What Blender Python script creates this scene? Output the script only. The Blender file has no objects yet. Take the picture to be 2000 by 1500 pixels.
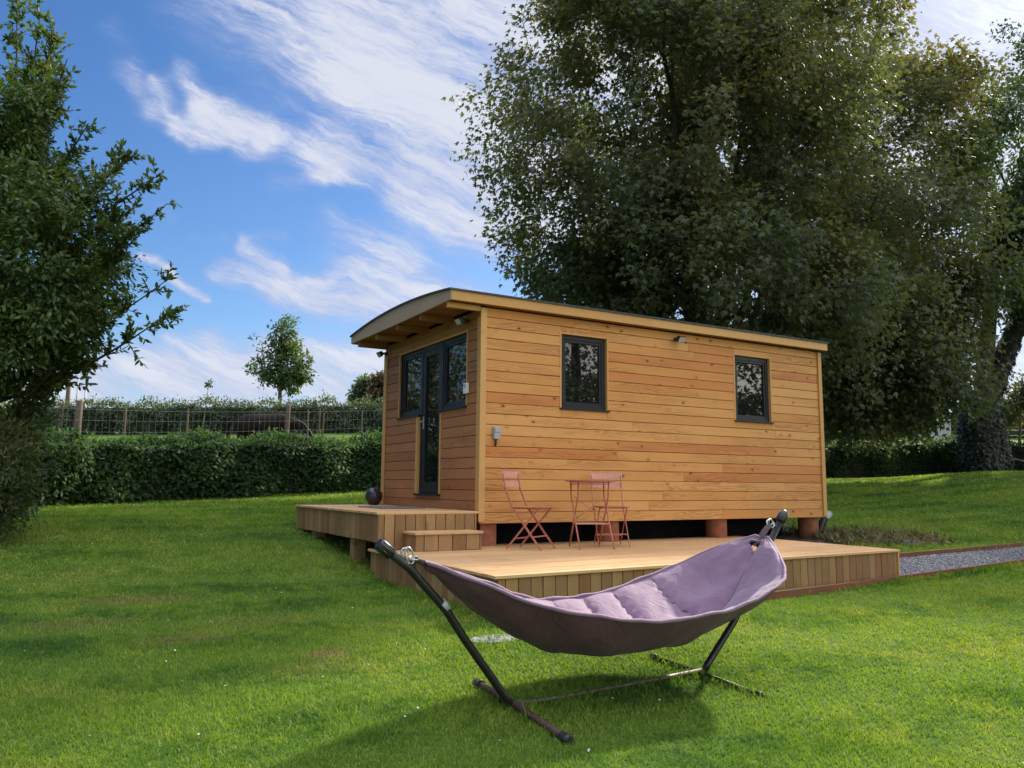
import bpy, math, random
import numpy as np
from mathutils import Vector, Matrix
random.seed(7); RNG = np.random.default_rng(7)
SC = bpy.context.scene; COL = SC.collection
rad = math.radians

# ------------------------------------------------------------------ camera, sky, sun, exposure
CAM = np.array([-4.476, -8.444, 0.452]); YAW = 1.0443; PITCH = 0.12693; ROLL = 0.00819; FPX = 1552.9
_f = np.array([math.cos(PITCH)*math.cos(YAW), math.cos(PITCH)*math.sin(YAW), math.sin(PITCH)])
_r = np.array([math.sin(YAW), -math.cos(YAW), 0.0]); _u = np.cross(_r, _f)
R_ = math.cos(ROLL)*_r + math.sin(ROLL)*_u; U_ = -math.sin(ROLL)*_r + math.cos(ROLL)*_u; F_ = _f
cam = bpy.data.cameras.new('camera'); camo = bpy.data.objects.new('camera', cam); COL.objects.link(camo)
cam.sensor_width = 36.0; cam.lens = 36.0*FPX/2000.0; cam.clip_start = 0.05; cam.clip_end = 3000
camo.matrix_world = Matrix(((R_[0], U_[0], -F_[0], CAM[0]), (R_[1], U_[1], -F_[1], CAM[1]), (R_[2], U_[2], -F_[2], CAM[2]), (0, 0, 0, 1)))
SC.camera = camo
SUN_AZ, SUN_EL = 20.0, 35.0           # direction towards the sun: degrees from +X, and above the horizon
SUN_STRENGTH, SKY_STRENGTH, EXPOSURE = 2.2, 0.15, 1.82
SC.view_settings.view_transform = 'Standard'; SC.view_settings.look = 'None'
SC.view_settings.exposure = EXPOSURE; SC.view_settings.gamma = 1.0
sl = bpy.data.lights.new('sun', 'SUN'); sl.energy = SUN_STRENGTH; sl.angle = rad(2.5); sl.color = (1.0, 0.91, 0.76)
so = bpy.data.objects.new('sun', sl); COL.objects.link(so)
sd = Vector((math.cos(rad(SUN_EL))*math.cos(rad(SUN_AZ)), math.cos(rad(SUN_EL))*math.sin(rad(SUN_AZ)), math.sin(rad(SUN_EL))))
so.rotation_euler = sd.to_track_quat('Z', 'Y').to_euler()
SC.cycles.use_denoising = True
SC.cycles.max_bounces = 6; SC.cycles.diffuse_bounces = 3; SC.cycles.transmission_bounces = 4; SC.cycles.transparent_max_bounces = 8
SC.cycles.sample_clamp_indirect = 6.0

class NT:
    """small helper to write node graphs"""
    def __init__(s, tree): s.t = tree
    def n(s, typ, **kw):
        nd = s.t.nodes.new(typ)
        for k, v in kw.items(): setattr(nd, k, v)
        return nd
    def put(s, sock, v):
        if v is None: return
        if isinstance(v, bpy.types.NodeSocket): s.t.links.new(v, sock)
        else: sock.default_value = v
    def m(s, op, a, b=None, c=None, clamp=False):
        nd = s.n('ShaderNodeMath', operation=op, use_clamp=clamp)
        for i, v in enumerate((a, b, c)):
            if v is not None: s.put(nd.inputs[i], v)
        return nd.outputs[0]
    def v(s, op, a, b=None, scale=None):
        nd = s.n('ShaderNodeVectorMath', operation=op)
        s.put(nd.inputs[0], a)
        if b is not None: s.put(nd.inputs[1], b)
        if scale is not None: s.put(nd.inputs[3], scale)
        return nd.outputs['Value'] if op in ('DOT_PRODUCT', 'LENGTH', 'DISTANCE') else nd.outputs[0]
    def xyz(s, x, y, z=0.0):
        nd = s.n('ShaderNodeCombineXYZ')
        for i, q in enumerate((x, y, z)): s.put(nd.inputs[i], q)
        return nd.outputs[0]
    def sep(s, v):
        nd = s.n('ShaderNodeSeparateXYZ'); s.put(nd.inputs[0], v); return nd.outputs
    def noise(s, vec, scale, detail=4, rough=0.55, dist=0.0, out=0):
        nd = s.n('ShaderNodeTexNoise'); s.put(nd.inputs['Vector'], vec)
        nd.inputs['Scale'].default_value = scale; nd.inputs['Detail'].default_value = detail
        nd.inputs['Roughness'].default_value = rough; nd.inputs['Distortion'].default_value = dist
        return nd.outputs[out]
    def map(s, v, a, b, c=0.0, d=1.0, smooth=True):
        nd = s.n('ShaderNodeMapRange'); nd.interpolation_type = 'SMOOTHSTEP' if smooth else 'LINEAR'
        s.put(nd.inputs[0], v)
        for i, q in enumerate((a, b, c, d)): s.put(nd.inputs[i+1], q)
        return nd.outputs[0]
    def mix(s, fac, a, b, mode='MIX'):
        nd = s.n('ShaderNodeMix', data_type='RGBA', blend_type=mode)
        s.put(nd.inputs[0], fac)
        for i, q in ((6, a), (7, b)):
            if not isinstance(q, bpy.types.NodeSocket) and len(q) == 3: q = (*q, 1.0)
            s.put(nd.inputs[i], q)
        return nd.outputs[2]
    def ramp(s, fac, stops, interp='LINEAR'):
        nd = s.n('ShaderNodeValToRGB'); s.put(nd.inputs[0], fac); cr = nd.color_ramp; cr.interpolation = interp
        while len(cr.elements) < len(stops): cr.elements.new(0.5)
        for e, (p, c) in zip(cr.elements, stops):
            e.position = p; e.color = (*c, 1.0) if len(c) == 3 else c
        return nd.outputs[0]

world = bpy.data.worlds.new('World'); SC.world = world; world.use_nodes = True
def build_sky():
    t = world.node_tree; t.nodes.clear(); g = NT(t)
    sky = g.n('ShaderNodeTexSky', sky_type='NISHITA'); sky.sun_disc = False
    sky.sun_elevation = rad(SUN_EL); sky.sun_rotation = rad(90.0 - SUN_AZ)
    sky.air_density = 1.0; sky.dust_density = 0.6; sky.ozone_density = 3.0
    hs = g.n('ShaderNodeHueSaturation'); hs.inputs['Hue'].default_value = 0.507; hs.inputs['Saturation'].default_value = 1.26
    hs.inputs['Value'].default_value = 0.285; t.links.new(sky.outputs[0], hs.inputs['Color'])
    d = g.v('NORMALIZE', g.n('ShaderNodeTexCoord').outputs['Generated'])
    # cirrus laid out on the sky by direction (a map of the sky dome centred on one fixed compass bearing)
    den = g.v('DOT_PRODUCT', d, tuple(F_)); dn = g.m('MAXIMUM', den, 0.08)
    u = g.m('DIVIDE', g.v('DOT_PRODUCT', d, tuple(R_)), dn); v = g.m('DIVIDE', g.v('DOT_PRODUCT', d, tuple(U_)), dn)
    p0 = g.xyz(u, v, 0.0)
    wob = g.v('SUBTRACT', g.noise(p0, 3.2, 5, 0.6, out=1), (0.5, 0.5, 0.5))
    wob2 = g.v('SUBTRACT', g.noise(p0, 13.0, 4, 0.6, out=1), (0.5, 0.5, 0.5))
    p = g.v('ADD', p0, g.v('ADD', g.v('SCALE', wob, scale=0.055), g.v('SCALE', wob2, scale=0.030)))
    sp = g.sep(p); p = g.xyz(sp[0], sp[1], 0.0)
    Q = lambda x, y: ((x-1000)/1552.9, (750-y)/1552.9, 0.0)
    strokes = [  # x0, y0, x1, y1, soft half-width (of a 2000-wide sky map), strength
        (420, -40, 1000, 330, 190, .62), (640, -60, 1250, 250, 330, .72), (1000, -100, 2100, 200, 420, 1.0), (700, 120, 1000, 330, 170, .75),
        (345, 150, 400, 225, 38, .75), (395, 215, 505, 272, 52, 1.15), (500, 262, 660, 320, 55, .75), (640, 280, 830, 340, 66, 1.2),
        (300, 160, 350, 250, 20, .65), (345, 248, 420, 272, 30, .9), (210, 60, 260, 160, 46, .34), (250, 150, 300, 215, 44, .5), (300, 215, 380, 270, 36, .42),
        (590, 310, 640, 352, 34, .6), (640, 350, 710, 358, 28, .75), (545, 360, 640, 365, 26, .35), (790, 375, 960, 445, 80, 1.15), (880, 330, 1060, 430, 130, .9),
        (435, 520, 560, 562, 46, 1.05), (480, 478, 550, 520, 34, .75), (560, 560, 720, 605, 60, 1.15), (700, 520, 860, 600, 105, .70), (650, 430, 800, 510, 46, .42), (780, 560, 950, 640, 110, .7),
        (280, 495, 340, 530, 17, .9), (335, 528, 408, 582, 20, 1.0), (600, 545, 660, 550, 20, .7), (370, 452, 440, 456, 16, .3), (480, 455, 560, 458, 16, .35),
        (300, 340, 350, 330, 16, .3), (320, 400, 335, 420, 26, .3), (440, 330, 560, 430, 120, .16), (330, 655, 420, 650, 30, .45),
        (-100, 745, 420, 715, 75, 1.15), (300, 730, 1000, 735, 85, 1.15), (560, 690, 760, 720, 75, .85), (-200, 800, 2400, 800, 95, .95), (820, 680, 1500, 690, 120, .7), (1300, 300, 2200, 700, 420, 1.0)]
    tot = None
    for x0, y0, x1, y1, w, s in strokes:
        a = np.array(Q(x0, y0)); b = np.array(Q(x1, y1)); ab = b-a; w = w/1552.9
        pa = g.v('SUBTRACT', p, tuple(a))
        tt = g.m('DIVIDE', g.v('DOT_PRODUCT', pa, tuple(ab)), float(ab@ab), clamp=True)
        dist = g.v('LENGTH', g.v('SUBTRACT', pa, g.v('SCALE', tuple(ab), scale=tt)))
        q = g.map(dist, 0.0, w*1.25, s, 0.0)
        tot = q if tot is None else g.m('SUBTRACT', g.m('ADD', tot, q), g.m('MULTIPLY', g.m('MULTIPLY', tot, q), 0.75))
    ca, sa = math.cos(rad(-24)), math.sin(rad(-24))
    along = g.v('DOT_PRODUCT', p, (ca, sa, 0.0)); across = g.v('DOT_PRODUCT', p, (-sa, ca, 0.0))
    st = g.noise(g.xyz(g.m('MULTIPLY', along, 2.6), g.m('MULTIPLY', across, 15.0), 0.3), 1.6, 9, 0.66, 0.25)
    fine = g.noise(g.xyz(g.m('MULTIPLY', along, 12.0), g.m('MULTIPLY', across, 75.0), 0.8), 1.6, 6, 0.68, 0.2)
    tex = g.m('ADD', g.m('MULTIPLY', st, 1.05), g.m('MULTIPLY', fine, 0.55))
    puff = g.noise(p, 7.0, 9, 0.68, 0.3)
    tex = g.m('ADD', g.m('MULTIPLY', tex, 0.72), g.m('MULTIPLY', puff, 0.42))
    dens = g.m('ADD', g.m('MULTIPLY', tot, 0.70), g.m('MULTIPLY', g.m('SUBTRACT', tex, 0.78), g.m('MULTIPLY', g.m('ADD', g.m('MULTIPLY', tot, 1.5), 0.10), 1.15)))
    dens = g.map(dens, 0.06, 0.92, 0.0, 1.0)
    dens = g.m('POWER', dens, 1.15)
    gen = g.map(g.noise(d, 2.2, 6, 0.6, 0.6), 0.36, 0.60, 0.0, 0.95)       # the sky behind: broken cloud
    front = g.m('MULTIPLY', g.map(den, 0.10, 0.35, 0.0, 1.0), g.map(g.sep(d)[2], 0.62, 0.80, 1.0, 0.0))
    dens = g.m('ADD', g.m('MULTIPLY', dens, front), g.m('MULTIPLY', gen, g.m('SUBTRACT', 1.0, front)))
    dens = g.m('MULTIPLY', dens, g.map(g.sep(d)[2], -0.01, 0.05, 0.3, 1.0))
    ccol = g.mix(g.m('MULTIPLY', dens, g.map(st, 0.38, 0.62, 0.55, 1.0)), (0.76, 0.90, 1.42), (1.46, 1.51, 1.69))
    side = g.map(g.v('DOT_PRODUCT', d, (0.30, -0.95, 0.0)), 0.25, 0.95, 0.0, 1.0)      # unseen bright cloud added behind the camera to fill the side wall
    fill_cloud = g.mix(side, (0.8, 0.95, 1.4), (6.5, 6.1, 5.6))
    over = g.map(g.sep(d)[2], 0.60, 0.92, 0.0, 1.0); fill_cloud = g.mix(over, fill_cloud, (6.2, 6.4, 6.9))      # unseen overhead cloud, brightened to fill lawn and deck
    ccol = g.mix(front, fill_cloud, ccol)
    mixed = g.mix(g.m('MULTIPLY', dens, 0.93), hs.outputs[0], ccol)
    bg = g.n('ShaderNodeBackground'); t.links.new(mixed, bg.inputs[0]); bg.inputs[1].default_value = SKY_STRENGTH
    out = g.n('ShaderNodeOutputWorld'); t.links.new(bg.outputs[0], out.inputs[0])
build_sky()

# ------------------------------------------------------------------ helpers
def tag(o, label=None, cat=None, group=None, kind=None):
    if label: o['label'] = label
    if cat: o['category'] = cat
    if group: o['group'] = group
    if kind: o['kind'] = kind
    return o
def thing(name, label, cat, loc=(0, 0, 0), group=None):
    o = bpy.data.objects.new(name, None); COL.objects.link(o); o.location = loc; o.empty_display_size = 0.2
    return tag(o, label, cat, group)
def link(o, parent=None):
    COL.objects.link(o)
    if parent is not None:
        o.parent = parent; off = Vector((0, 0, 0)); q = parent
        while q is not None: off -= q.location; q = q.parent
        o.matrix_parent_inverse = Matrix.Translation(off) if parent.parent is None else Matrix.Identity(4)
    return o
def copy_tree(o, parent=None):
    c = o.copy(); COL.objects.link(c)
    if parent is not None: c.parent = parent; c.matrix_parent_inverse = o.matrix_parent_inverse.copy()
    for ch in o.children: copy_tree(ch, c)
    return c
def unit(v): v = np.asarray(v, float); return v/max(np.linalg.norm(v), 1e-9)

class MB:
    """collects shapes into one mesh, with wood-grain UVs in metres and a tint per face"""
    def __init__(s): s.vs = []; s.fs = []; s.uv = []; s.tn = []; s.smooth = []
    def face(s, idx, uv, tint, smooth=False): s.fs.append(idx); s.uv.append(uv); s.tn.append(tint); s.smooth.append(smooth)
    def hexa(s, P, grain=0, tint=None):
        """8 corners: index bits x=1,y=2,z=4"""
        P = [np.asarray(q, float) for q in P]; b = len(s.vs); s.vs += P
        tint = random.random() if tint is None else tint
        ax = [unit(P[1]-P[0]), unit(P[2]-P[0]), unit(P[4]-P[0])]
        o1, o2 = random.uniform(0, 40), random.uniform(0, 40)
        others = [a for a in range(3) if a != grain]
        for f in ((0, 2, 3, 1), (4, 5, 7, 6), (0, 1, 5, 4), (2, 6, 7, 3), (0, 4, 6, 2), (1, 3, 7, 5)):
            uv = []
            for i in f:
                d = P[i]-P[0]; uv.append((d@ax[grain]+o1, d@ax[others[0]]+d@ax[others[1]]+o2))
            s.face([b+i for i in f], uv, tint)
    def box(s, lo, hi, grain=0, tint=None):
        (x0, y0, z0), (x1, y1, z1) = lo, hi
        s.hexa([(x1 if i & 1 else x0, y1 if i & 2 else y0, z1 if i & 4 else z0) for i in range(8)], grain, tint)
    def quadslab(s, q, z0, z1, grain=0, tint=None):
        """q: four xy corners a,b (x dir), c,d (beyond)"""
        s.hexa([(*q[0], z0), (*q[1], z0), (*q[2], z0), (*q[3], z0), (*q[0], z1), (*q[1], z1), (*q[2], z1), (*q[3], z1)], grain, tint)
    def bar(s, a, b, w, h, up=(0, 0, 1), tint=None):
        a = np.asarray(a, float); b = np.asarray(b, float); d = unit(b-a); x = unit(np.cross(d, up)); y = np.cross(x, d)
        P = []
        for i in range(8):
            P.append((b if i & 1 else a) + x*(w/2 if i & 2 else -w/2) + y*(h/2 if i & 4 else -h/2))
        s.hexa(P, 0, tint)
    def tube(s, pts, radii, n=8, cap=True, tint=None):
        pts = np.asarray(pts, float); radii = np.broadcast_to(np.asarray(radii, float), (len(pts),))
        tint = random.random() if tint is None else tint; b = len(s.vs); L = 0.0; prev = None; o = random.uniform(0, 20)
        Ls = []
        for i, q in enumerate(pts):
            d = unit(pts[min(i+1, len(pts)-1)]-pts[max(i-1, 0)])
            if prev is None: x = unit(np.cross(d, (0.3, 0.1, 1) if abs(d[2]) < 0.9 else (1, 0.2, 0)))
            else: x = unit(prev - d*(prev@d))
            prev = x; y = np.cross(d, x)
            if i: L += np.linalg.norm(pts[i]-pts[i-1])
            Ls.append(L)
            for k in range(n):
                a = 2*math.pi*k/n; s.vs.append(q + radii[i]*(math.cos(a)*x+math.sin(a)*y))
        for i in range(len(pts)-1):
            for k in range(n):
                k2 = (k+1) % n; r0 = radii[i]*2*math.pi/n
                s.face([b+i*n+k, b+i*n+k2, b+(i+1)*n+k2, b+(i+1)*n+k],
                       [(Ls[i]+o, k*r0), (Ls[i]+o, (k+1)*r0), (Ls[i+1]+o, (k+1)*r0), (Ls[i+1]+o, k*r0)], tint, True)
        if cap:
            s.face([b+k for k in range(n)][::-1], [(0, 0)]*n, tint)
            e = b+(len(pts)-1)*n; s.face([e+k for k in range(n)], [(0, 0)]*n, tint)
    def lathe(s, prof, c, n=24, tint=0.5):
        """prof: (radius, z) from bottom to top around the vertical through c"""
        b = len(s.vs)
        for r, z in prof:
            for k in range(n):
                a = 2*math.pi*k/n; s.vs.append(np.array([c[0]+r*math.cos(a), c[1]+r*math.sin(a), c[2]+z]))
        for i in range(len(prof)-1):
            for k in range(n):
                k2 = (k+1) % n; s.face([b+i*n+k, b+i*n+k2, b+(i+1)*n+k2, b+(i+1)*n+k], [(k, i)]*4, tint, True)
        s.face([b+k for k in range(n)][::-1], [(0, 0)]*n, tint)
        e = b+(len(prof)-1)*n; s.face([e+k for k in range(n)], [(0, 0)]*n, tint)
    def ring(s, c, r, t, axis, n=20, m=8, tint=0.5, sy=1.0, up=None):
        ax = unit(axis); x = unit(np.cross(ax, (0.1, 0.2, 1) if up is None else up)); y = np.cross(ax, x)
        pts = [np.asarray(c)+r*(math.cos(a)*x+sy*math.sin(a)*y) for a in np.linspace(0, 2*math.pi, n+1)]
        s.tube(pts, t, m, False, tint)
    def build(s, name, mat, parent=None, bevel=0.0):
        me = bpy.data.meshes.new(name); me.from_pydata([tuple(q) for q in s.vs], [], s.fs)
        uv = me.uv_layers.new(name='UVMap'); flat = [c for f in s.uv for q in f for c in q]; uv.data.foreach_set('uv', flat)
        at = me.attributes.new('tint', 'FLOAT', 'FACE'); at.data.foreach_set('value', s.tn)
        me.polygons.foreach_set('use_smooth', s.smooth); me.materials.append(mat)
        o = bpy.data.objects.new(name, me); link(o, parent)
        if bevel:
            bv = o.modifiers.new('bevel', 'BEVEL'); bv.width = bevel; bv.segments = 2; bv.limit_method = 'ANGLE'; bv.angle_limit = rad(40)
        return o

def tri_mesh(name, V, T, mat, parent=None, tint=None, smooth=False):
    """V (n,3), T (m,3) numpy; tint per vertex"""
    V = np.ascontiguousarray(V, np.float32); T = np.ascontiguousarray(T, np.int32)
    me = bpy.data.meshes.new(name); me.vertices.add(len(V)); me.vertices.foreach_set('co', V.ravel())
    me.loops.add(T.size); me.loops.foreach_set('vertex_index', T.ravel())
    me.polygons.add(len(T)); me.polygons.foreach_set('loop_start', np.arange(0, T.size, 3, dtype=np.int32))
    me.polygons.foreach_set('loop_total', np.full(len(T), 3, np.int32))
    if smooth: me.polygons.foreach_set('use_smooth', np.ones(len(T), bool))
    if tint is not None:
        at = me.attributes.new('tint', 'FLOAT', 'POINT'); at.data.foreach_set('value', np.ascontiguousarray(tint, np.float32))
    me.update(); me.validate(); me.materials.append(mat)
    return link(bpy.data.objects.new(name, me), parent)

# ------------------------------------------------------------------ materials
def new_mat(name):
    m = bpy.data.materials.new(name); m.use_nodes = True; t = m.node_tree
    bs = t.nodes['Principled BSDF']; return m, NT(t), bs
def attr(g, name):
    nd = g.n('ShaderNodeAttribute'); nd.attribute_name = name; return nd.outputs['Fac']
def wood(name, light, mid, dark, red=None, rough=0.6, grain=1.0, knots=1.0, stain=0.0, tintamt=0.5):
    m, g, bs = new_mat(name); tint = attr(g, 'tint')
    uv = g.n('ShaderNodeUVMap').outputs[0]; s = g.sep(uv); U, V = s[0], s[1]
    warp = g.noise(g.xyz(g.m('MULTIPLY', U, 1.1), g.m('MULTIPLY', V, 5.0), tint), 1.5, 2, 0.5)
    line = g.m('ADD', g.m('MULTIPLY', V, 200.0), g.m('MULTIPLY', warp, 46.0))
    cath = g.m('ADD', g.m('MULTIPLY', g.m('SINE', line), 0.5), 0.5)
    cmask = g.map(g.noise(g.xyz(g.m('MULTIPLY', U, 0.5), g.m('MULTIPLY', V, 3.0), 2.0), 1.4, 2), 0.42, 0.66)
    fib = g.noise(g.xyz(g.m('MULTIPLY', U, 3.0), g.m('MULTIPLY', V, 120.0), 1.0), 1.5, 5, 0.65)
    soft = g.noise(g.xyz(g.m('MULTIPLY', U, 0.9), g.m('MULTIPLY', V, 12.0), 5.0), 1.3, 3)
    col = g.mix(g.map(tint, 0.0, 0.8, 0.0, 1.0, False), light, mid)
    if red: col = g.mix(g.map(tint, 0.74, 0.92), col, red)
    k = g.m('MULTIPLY', g.m('ADD', g.m('MULTIPLY', cath, g.m('MULTIPLY', cmask, 0.42)), g.m('MULTIPLY', fib, 0.38)), grain)
    col = g.mix(g.map(k, 0.12, 0.75, 0.0, 0.62, False), col, dark)
    col = g.mix(g.map(soft, 0.3, 0.75, 0.0, 0.35), col, mid)
    vo = g.n('ShaderNodeTexVoronoi'); vo.inputs['Scale'].default_value = 1.0
    g.put(vo.inputs['Vector'], g.xyz(g.m('MULTIPLY', U, 3.6), g.m('MULTIPLY', V, 6.2), 0.0))
    kn = g.m('MULTIPLY', g.map(vo.outputs['Distance'], 0.045, 0.105, 1.0, 0.0), 0.9*knots)
    halo = g.m('MULTIPLY', g.map(vo.outputs['Distance'], 0.06, 0.24, 1.0, 0.0), 0.32*knots)
    col = g.mix(halo, col, dark); col = g.mix(kn, col, tuple(c*0.30 for c in dark))
    if stain:
        pos = g.n('ShaderNodeNewGeometry').outputs['Position']
        big = g.noise(pos, 1.7, 4, 0.6); col = g.mix(g.map(big, 0.45, 0.75, 0.0, stain), col, tuple(c*0.55 for c in mid))
    bs.inputs['Roughness'].default_value = rough; bs.inputs['Specular IOR Level'].default_value = 0.3
    g.put(bs.inputs['Base Color'], col)
    bp = g.n('ShaderNodeBump'); bp.inputs['Strength'].default_value = 0.25; bp.inputs['Distance'].default_value = 0.002
    g.put(bp.inputs['Height'], g.m('ADD', fib, g.m('MULTIPLY', cath, 0.3))); g.put(bs.inputs['Normal'], bp.outputs[0])
    return m
def plain(name, col, rough=0.5, metal=0.0, var=0.15, scale=20.0, spec=0.5, bump=0.0, col2=None, coat=0.0):
    m, g, bs = new_mat(name); tc = g.n('ShaderNodeTexCoord').outputs['Object']
    n = g.noise(tc, scale, 5, 0.6)
    c2 = col2 or tuple(c*(1-2*var) for c in col)
    g.put(bs.inputs['Base Color'], g.mix(g.map(n, 0.3, 0.72), col, c2)); bs.inputs['Metallic'].default_value = metal
    g.put(bs.inputs['Roughness'], g.map(n, 0.3, 0.7, rough*0.85, min(1, rough*1.15))); bs.inputs['Specular IOR Level'].default_value = spec
    bs.inputs['Coat Weight'].default_value = coat
    if bump:
        bp = g.n('ShaderNodeBump'); bp.inputs['Strength'].default_value = bump; bp.inputs['Distance'].default_value = 0.004
        g.put(bp.inputs['Height'], n); g.put(bs.inputs['Normal'], bp.outputs[0])
    return m
def leafmat(name, stops, trans=0.35, rough=0.5, spec=0.35, scale=0.9, tcol=1.6):
    """leaf colour from a random tint per leaf plus slow drift through the crown"""
    m, g, bs = new_mat(name); tint = attr(g, 'tint')
    pos = g.n('ShaderNodeNewGeometry').outputs['Position']
    n = g.noise(pos, scale, 3, 0.6)
    fac = g.m('ADD', g.m('MULTIPLY', tint, 0.55), g.m('MULTIPLY', g.map(n, 0.3, 0.7), 0.45), clamp=True)
    col = g.ramp(fac, stops); g.put(bs.inputs['Base Color'], col)
    bs.inputs['Roughness'].default_value = rough; bs.inputs['Specular IOR Level'].default_value = spec
    tr = g.n('ShaderNodeBsdfTranslucent')
    g.put(tr.inputs[0], g.mix(1.0, col, (tcol*1.05, tcol*1.1, tcol*0.55), 'MULTIPLY'))
    mx = g.n('ShaderNodeMixShader'); mx.inputs[0].default_value = trans
    g.t.links.new(bs.outputs[0], mx.inputs[1]); g.t.links.new(tr.outputs[0], mx.inputs[2])
    g.t.links.new(mx.outputs[0], g.t.nodes['Material Output'].inputs[0])
    return m

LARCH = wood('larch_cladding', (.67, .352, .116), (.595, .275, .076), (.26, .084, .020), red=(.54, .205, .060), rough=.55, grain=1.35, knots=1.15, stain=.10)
LARCH_SHADED = wood('larch_end_shaded', (.41, .19, .076), (.35, .14, .05), (.17, .055, .016), red=(.31, .10, .03), rough=.58, grain=1.35, knots=1.0, stain=.15)  # same larch, with the end wall's shade put into the colour
TRIMWOOD = wood('larch_trim', (.58, .34, .125), (.50, .27, .085), (.30, .13, .04), rough=.5, grain=.5, knots=.25)
FASCIA_END = wood('grey_fascia', (.40, .29, .19), (.34, .24, .15), (.20, .12, .07), rough=.6, grain=.5, knots=.15, stain=.2)
DECKW = wood('deck_boards', (.64, .405, .200), (.54, .315, .142), (.26, .125, .042), rough=.65, grain=.8, knots=.8, stain=.25)
SKIRTW = wood('deck_skirt', (.40, .245, .105), (.24, .135, .058), (.12, .060, .022), red=(.25, .115, .050), rough=.65, grain=1.15, knots=.8, stain=.30)
EDGEW = wood('edging_board', (.22, .085, .045), (.17, .06, .032), (.08, .03, .018), rough=.75, grain=.8, knots=.4, stain=.5)
POSTW = wood('weathered_post', (.15, .11, .075), (.11, .08, .055), (.055, .04, .026), rough=.8, grain=.9, knots=.3, stain=.4)
ANTHRA = plain('anthracite_frame', (.013, .015, .019), .42, 0.0, .1, 8.0, spec=.3)
BLACKM = plain('black_steel', (.022, .020, .022), .42, 0.2, .25, 30.0)
RUSTY = plain('rusty_steel', (.035, .022, .022), .6, 0.2, .2, 60.0, col2=(.095, .038, .022), bump=.2)
STEEL = plain('galvanised_steel', (.55, .55, .55), .3, 1.0, .1, 40.0)
GREYP = plain('grey_plastic', (.36, .38, .40), .45, 0, .08, 15.0)
WHITEP = plain('white_plastic', (.78, .78, .76), .4, 0, .05, 15.0)
BLACKP = plain('black_plastic', (.018, .018, .020), .35, 0, .1, 25.0)
LAMPG = plain('floodlight_glass', (.55, .57, .55), .12, 0.0, .2, 60.0)
ROOFM = plain('roof_membrane', (.045, .047, .052), .6, 0, .2, 12.0, bump=.2)
TERRA = plain('terracotta', (.36, .125, .062), .8, 0, .15, 7.0, col2=(.24, .085, .045), bump=.3)
CORAL = plain('coral_paint', (.53, .165, .105), .42, 0, .12, 20.0)
CORAL2 = plain('pink_paint', (.62, .285, .215), .45, 0, .1, 20.0)
SOIL = plain('dark_soil', (.050, .036, .026), .95, 0, .3, 12.0, bump=.6)
STONE = plain('pale_stone', (.30, .29, .28), .9, 0, .15, 22.0, bump=.9, col2=(.13, .13, .11))
MATM = plain('grey_doormat', (.17, .165, .175), .95, 0, .2, 90.0, bump=.5)
BALLM = plain('black_glaze', (.018, .020, .026), .28, 0, .1, 10.0)
SAUNA = plain('shed_sheet', (.40, .42, .45), .6, 0, .08, 5.0)
BARK = plain('bark', (.055, .042, .033), .9, 0, .3, 6.0, bump=.9, col2=(.022, .018, .016))
BARKY = plain('pale_bark', (.16, .13, .10), .9, 0, .3, 9.0, bump=.8)
WIREM = plain('fence_wire', (.22, .23, .24), .55, .5, .1, 5.0)
HORSEM = plain('horse_coat', (.020, .010, .006), .6, 0, .3, 3.0, spec=.12, col2=(.008, .005, .004))
HORSEH = plain('horse_hair', (.010, .007, .006), .8, 0, .2, 30.0, spec=.1)
def glass_mat():
    m, g, bs = new_mat('window_glass'); n = g.noise(g.n('ShaderNodeTexCoord').outputs['Object'], 1.2, 2)
    bs.inputs['Base Color'].default_value = (.006, .008, .009, 1); bs.inputs['Roughness'].default_value = 0.01
    bs.inputs['IOR'].default_value = 1.75; bs.inputs['Specular IOR Level'].default_value = 0.5
    bp = g.n('ShaderNodeBump'); bp.inputs['Strength'].default_value = 0.04; bp.inputs['Distance'].default_value = 0.02
    g.put(bp.inputs['Height'], n); g.put(bs.inputs['Normal'], bp.outputs[0]); return m
GLASS = glass_mat()

def fabric(name, col, col2, sheen=0.3):
    m, g, bs = new_mat(name); tc = g.n('ShaderNodeTexCoord').outputs['Object']
    n = g.noise(tc, 5.0, 4, 0.6); w = g.noise(tc, 420.0, 2, 0.5)
    g.put(bs.inputs['Base Color'], g.mix(g.map(n, 0.3, 0.7), col, col2)); bs.inputs['Roughness'].default_value = 0.75
    bs.inputs['Sheen Weight'].default_value = sheen; bs.inputs['Specular IOR Level'].default_value = 0.25
    bp = g.n('ShaderNodeBump'); bp.inputs['Strength'].default_value = 0.55; bp.inputs['Distance'].default_value = 0.016
    wr = g.noise(tc, 6.5, 4, 0.5, 2.2)
    g.put(bp.inputs['Height'], g.m('ADD', wr, g.m('MULTIPLY', w, 0.06))); g.put(bs.inputs['Normal'], bp.outputs[0]); return m
MAUVE = fabric('mauve_fabric', (.222, .138, .210), (.180, .110, .168))
MAROON = fabric('underside_fabric', (.120, .056, .070), (.092, .042, .053), .08)  # maroon cloth, darkened with the shade under the hammock
SEAMM = fabric('seam_thread', (.17, .095, .145), (.14, .08, .12), .1)
STRAPM = fabric('strap_webbing', (.11, .065, .08), (.08, .05, .06), .1)

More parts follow.
